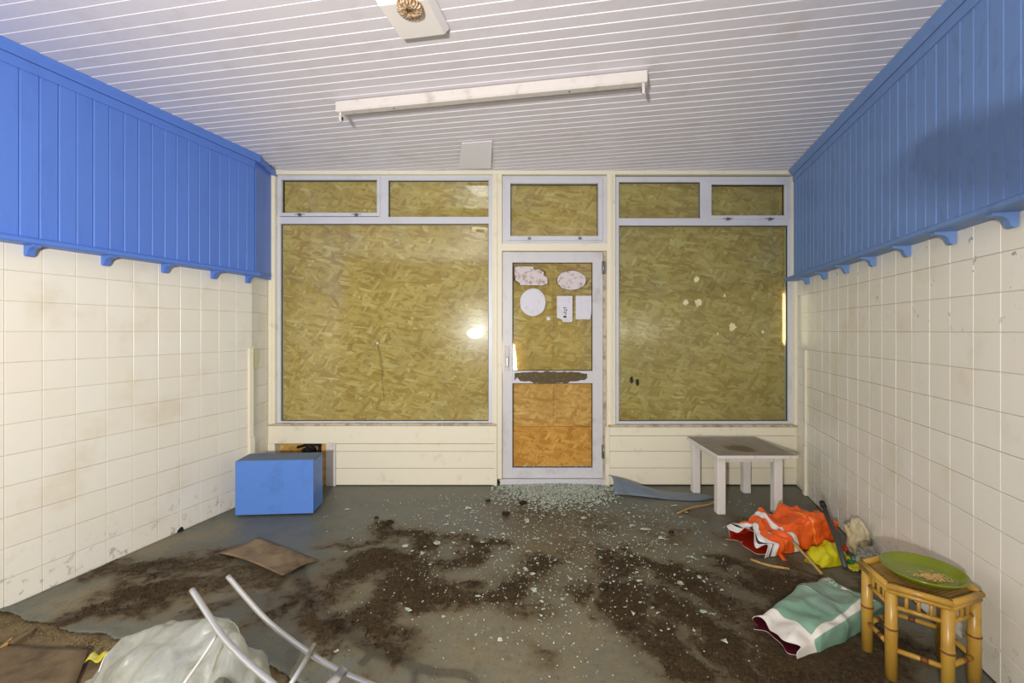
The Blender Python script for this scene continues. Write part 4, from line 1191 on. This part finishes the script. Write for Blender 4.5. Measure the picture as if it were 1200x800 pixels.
# ------------------------------------------------------------------ plastic sack and tube frame, near left
PS = Sack([(-.92, 1.44, 0), (-1.01, 1.545, 0), (-1.15, 1.63, 0), (-1.31, 1.67, 0), (-1.45, 1.68, 0), (-1.57, 1.68, 0)], [.15, .19, .21, .205, .16, .05], [.21, .28, .305, .275, .20, .07], 31, .028, 5, .9, fold=.034, nf=6, crk=.6)
ps = link('plastic_sack', PS.mesh('plastic_sack', [M['film']], 84, 64))
tag(ps, 'cloudy translucent plastic sack lying under the metal tubes', 'plastic sack')
PS2 = Sack([(-.95, 1.43, 0), (-1.04, 1.51, 0), (-1.18, 1.58, 0), (-1.34, 1.60, 0), (-1.44, 1.60, 0)], [.10, .12, .15, .13, .03], [.13, .20, .22, .18, .02], 37, .08, 8, .9, fold=.03, nf=6)
inn = link('inner_film', PS2.mesh('inner_film', [M['film']], 48, 36), None, ps)
# crease seams that read as white lines
seam = NT('film_crease').done(srgb(226, 222, 206), .4, 0, .5)
def crease(uvs, r=.0022):
    pts = on_surface(PS, uvs, .001); MB().tube(pts, r, 6).build('crease', seam, ps)
crease([(.06+.016*i, .90-.004*i) for i in range(18)], .0018); crease([(.10+.012*i, .30+.0008*i*i) for i in range(12)], .0015)

tf = empty('tube_frame', (-.62, 1.15, 0)); tag(tf, 'bent shiny metal tube frame lying over the plastic sack', 'metal frame')
def tz(px, py, Y): return at(px, py, Y)-Vector((-.62, 1.15, 0))
T1 = [tz(225, 691, 1.62), tz(240, 714, 1.56), tz(260, 744, 1.48), tz(286, 772, 1.39), tz(318, 800, 1.31)]
T1 += [tz(352, 828, 1.24), tz(395, 862, 1.15), Vector((.22, -.12, .13)), Vector((.32, -.22, .02))]
T2 = [tz(267, 675, 1.84), tz(290, 702, 1.79), tz(314, 728, 1.74), tz(340, 749, 1.69), tz(370, 770, 1.64), tz(402, 788, 1.585), tz(432, 801, 1.53)]
T2 += [tz(470, 816, 1.47), tz(520, 834, 1.39), Vector((.50, .12, .09)), Vector((.58, .0, .015))]
for T in (T1, T2):
    o = MB().tube(catm(T, 6), .0098, 16).build('side_tube', M['tube'], tf)
MB().tube([tz(369, 756, 1.665)+Vector((0, 0, .004)), tz(352, 784, 1.58), tz(338, 806, 1.50)], .0088, 12).build('cross_tube', M['tube'], tf)
MB().tube([T2[-2], T1[-2]], .009, 12).build('cross_tube', M['tube'], tf)
ribbon('strap', [tz(404, 786, 1.585)+Vector((0, 0, .012)), tz(394, 795, 1.56), tz(384, 806, 1.52)], .017, paint('grey_strap', srgb(140, 136, 130), None, rough=.7, bump=.2), tf, (0, -.3, 1), .003)
o = twig('white_rod', [at(254, 744, 1.50), at(236, 772, 1.42), at(212, 806, 1.32)], .0042, 'thin white rod lying across the plastic sack', 'rod', 'white_trim')
# small yellow wrapper by the sack
sheet('yellow_wrapper', lambda u, v: fl(106, 779)+Vector((u*.07-.02, v*.05-.01, .012+.02*abs(math.sin(u*4+v*2)))), 8, 6, paint('yellow_wrap', srgb(200, 190, 40), srgb(220, 220, 210), 40, .9, .4, 0), .0015, 'tiny yellow and white wrapper beside the plastic sack', 'wrapper')

# ------------------------------------------------------------------ broken glass and soil crumbs
def soil_z(): return .004
def shard_geo(rr, r, thick=.004):
    n = rr.choice((3, 4, 4, 5)); a0 = rr.uniform(0, 6.28)
    el = rr.uniform(.4, 1)
    pts = [(r*rr.uniform(.7, 1.1)*math.cos(a0+2*PI*i/n), r*el*rr.uniform(.7, 1.1)*math.sin(a0+2*PI*i/n)) for i in range(n)]
    return pts
rr = random.Random(11)
# the largest scattered pieces are objects of their own
SHM = []
for i in range(14):
    SHM.append(MB().prism(shard_geo(rr, 1.0), 'z', 0, .22).mesh('glass_shard', M['shard']))
BIG = [(775, 630, 7), (757, 620, 6), (740, 616, 6), (618, 610, 6), (636, 604, 4), (684, 607, 4), (548, 595, 6), (810, 652, 5), (797, 684, 5), (616, 667, 5), (475, 640, 4), (495, 649, 6), (512, 637, 5), (532, 637, 5), (478, 714, 5), (520, 722, 4), (626, 692, 5), (634, 722, 4), (586, 749, 4), (407, 596, 4), (394, 763, 4), (749, 681, 4), (742, 720, 5), (824, 717, 4), (836, 720, 4), (850, 753, 5), (690, 603, 3), (850, 638, 3), (719, 645, 4), (560, 700, 4), (405, 646, 3), (700, 588, 4), (632, 590, 4), (790, 592, 4)]
placed = []
while len(BIG) < 190:
    # spread fans out from the door towards the viewer
    px = rr.gauss(665, 95); py = 590+abs(rr.gauss(0, 75))
    if not (360 < px < 900 and py < 795): continue
    BIG.append((px, py, rr.uniform(1.6, 3.2)))
for (px, py, r) in BIG:
    p = fl(px, py, .006)
    o = bpy.data.objects.new('glass_shard', rr.choice(SHM)); COL.objects.link(o)
    s_ = r*p.y/F*1.15
    o.location = (p.x, p.y, .0045+.010*float(np.clip(field(np.array([[p.x]]), np.array([[p.y]]), SOIL)[0, 0]-.2, 0, 1)))
    o.scale = (s_, s_, min(s_, .012)); o.rotation_euler = (rr.uniform(-.12, .12), rr.uniform(-.12, .12), rr.uniform(0, 6.28))
    tag(o, 'loose pale green piece of broken glass on the dirty floor', 'glass shard', 'glass shards scattered over the floor')
# heap of crushed glass at the door and fine crumbs: nobody could count them
def clear_of(x, y):
    if 1.05 < x < 2.1 and 1.80 < y < 2.58 and abs((y-1.985)-(x-1.145)*.56) < .24: return False      # green sack
    if 1.28 < x < 2.2 and 2.52 < y < 3.25: return False                                              # orange sack
    if abs(x-1.632) < .2 and abs(y-1.83) < .2: return False                                          # stool
    if .9 < x < 1.68 and 3.55 < y < 4.0: return False                                               # lino strip and twig
    if 1.2 < x < 1.7 and 3.25 < y < 3.56: return False
    if -1.83 < x < -1.08 and 2.42 < y < 3.02: return False                                           # card
    return True
def crumb_cloud(name, samples, mat, label, cat):
    V, Fc = [], []
    samples = [q_ for q_ in samples if clear_of(q_[0], q_[1])]
    for (x, y, z, r, h_) in samples:
        b0 = len(V); n = 4; a0 = rr.uniform(0, 6.28); tx, ty = rr.uniform(-.35, .35), rr.uniform(-.35, .35)
        rk = [r*rr.uniform(.5, 1.15) for _ in range(n)]
        for zz in (0, 1):
            for i in range(n):
                dx = rk[i]*math.cos(a0+2*PI*i/n); dy = rk[i]*math.sin(a0+2*PI*i/n)
                V.append((x+dx, y+dy, z+zz*h_+tx*dx+ty*dy))
        Fc += [(b0+3, b0+2, b0+1, b0), (b0+4, b0+5, b0+6, b0+7)]+[(b0+i, b0+(i+1) % 4, b0+4+(i+1) % 4, b0+4+i) for i in range(4)]
    me = bpy.data.meshes.new(name); me.from_pydata(V, [], Fc); me.update()
    o = link(name, me, mat); return tag(o, label, cat, None, 'stuff')
smp = []
while len(smp) < 4600:
    px = rr.gauss(655, 44); d_ = abs(rr.gauss(0, 1)); py = 562+d_*17
    lim = 600-abs(px-655)*.16
    if not 576 < px < 748: continue
    if py > lim+rr.gauss(-2, 7) or py < 561.5: continue
    p = fl(px, py)
    if p.y > 4.0: continue
    smp.append((p.x, p.y, .003+rr.uniform(0, .020)*max(0, 1-(py-561)/38)*max(0, 1-abs(px-655)/70), rr.uniform(.003, .0135)*rr.uniform(.6, 1), rr.uniform(.002, .005)))
cells = lambda sm: {(int(q_[0]/.012)+i_, int(q_[1]/.012)+j_) for q_ in sm for i_ in (-1, 0, 1) for j_ in (-1, 0, 1)}
HEAP = cells(smp)
crumb_cloud('crushed_glass', smp, M['shard'], 'heap of crushed green window glass spread before the door', 'broken glass')
smp = []
while len(smp) < 2300:
    px = rr.gauss(665, 120); py = 580+abs(rr.gauss(0, 85))
    if not (350 < px < 960 and 575 < py < 799): continue
    p = fl(px, py); smp.append((p.x, p.y, .004+rr.uniform(0, .004), rr.uniform(.0018, .0055)*(p.y/3)**.5, .003))
smp = [q_ for q_ in smp if (int(q_[0]/.012), int(q_[1]/.012)) not in HEAP]
HEAP |= cells(smp)
crumb_cloud('glass_crumbs', smp, M['shard'], 'fine glass crumbs sprinkled over the dirty floor', 'glass crumbs')
# compost crumbs where the soil lies
smp = []; tries = 0
XS = np.random.uniform(-2.2, 2.1, 60000); YS_ = np.random.uniform(1.6, 3.7, 60000)
FV = field(XS+vfbm(XS, YS_, 5, 1.3)*.09, YS_+vfbm(XS, YS_, 5, 7.7)*.12, SOIL)*(.78+.45*vfbm(XS, YS_, 3, 4.1))
for x, y, f_ in zip(XS, YS_, FV):
    if f_ > .6 and rr.random() < .35 and XL(y)+.03 < x < XR(y)-.03 and y > float(lino_edge((x-XL(y))/(XR(y)-XL(y))))+.03:
        smp.append((x, y, .004+.008*(f_-.4), rr.uniform(.0015, .005), rr.uniform(.0015, .005)))
    if len(smp) > 7000: break
smp = [q_ for q_ in smp if (int(q_[0]/.012), int(q_[1]/.012)) not in HEAP]
crumb_cloud('compost_crumbs', smp, M['soil'], 'loose dark compost spilt in patches over the floor', 'compost')
# straw and grit on the bare subfloor strip
smp = []
for i in range(330):
    px = rr.uniform(0, 140); py = rr.gauss(0, 1)*5+lerp(727, 760, px/140)
    p = fl(px, py)
    if p.x < XL(p.y)+.02: continue
    smp.append((p.x, p.y, -.006, rr.uniform(.002, .006), .003))
crumb_cloud('floor_grit', smp, paint('grit', srgb(124, 108, 70), srgb(80, 66, 40), 60, .7, .8, 0), 'yellowish grit along the torn edge of the sheet flooring', 'grit')
# dark clods
for i, (px, py, r) in enumerate(((613, 591, 4), (592, 604, 4), (456, 614, 4), (441, 608, 2.5), (572, 588, 2.5), (787, 625, 3), (735, 736, 4), (707, 690, 5))):
    p = fl(px, py); q = r*p.y/F
    lump('soil_clod', (p.x, p.y, q*.4+.003), (q*1.3, q, q*.7), i*3.3, .6, 2.2, M['soil'], 'dark clod of soil lying among the broken glass', 'clod', 2)['group'] = 'soil clods on the floor'
# broken plank bits on the subfloor
for i, (pts, lb) in enumerate((([(10, 757), (36, 742)], 'splintered wood scrap on the bare subfloor by the left wall'), ([(4, 760), (12, 752)], 'short pale splinter on the bare subfloor by the left wall'))):
    a_, b_ = fl(*pts[0]), fl(*pts[1]); dr = (b_-a_).normalized(); nn = Vector((-dr.y, dr.x, 0))*(.02 if i == 0 else .010)
    m = MB().prism([(a_-nn)[:2], (b_-nn*.4)[:2], (b_+dr*.02)[:2], (b_+nn*.5)[:2], (a_+nn)[:2], (a_+dr*.015)[:2]], 'z', -.006, .012)
    tag(m.build('wood_splinter', M['board'] if i == 0 else M['stick']), lb, 'splinter')

# unseen stand added behind the viewpoint to cast a shadow on the blue boarding
ls = empty('shadow_stand', (-.02, -.22, 0)); tag(ls, 'black shadow blocker on a tall tripod, added unseen behind the viewpoint', 'shadow blocker')
hp = [Vector((.034, .085, 1.583)), Vector((.031, .074, 1.581)), Vector((.022, .045, 1.575)), Vector((0, -.04, 1.548)), Vector((-.045, -.18, 1.522))]
MB().tube(hp, [.014, .028, .039, .045, .054], 20).build('blocker_head', M['black'], ls)
MB().tube([(-.03, -.13, 1.50), (-.03, -.13, .62)], .011, 12).build('pole', M['black'], ls)
for k in range(3):
    a_ = k*2*PI/3+.5
    MB().tube([(-.03, -.13, .66), (-.03+.28*math.cos(a_), -.13+.28*math.sin(a_), .01)], .009, 10).build('leg', M['black'], ls)
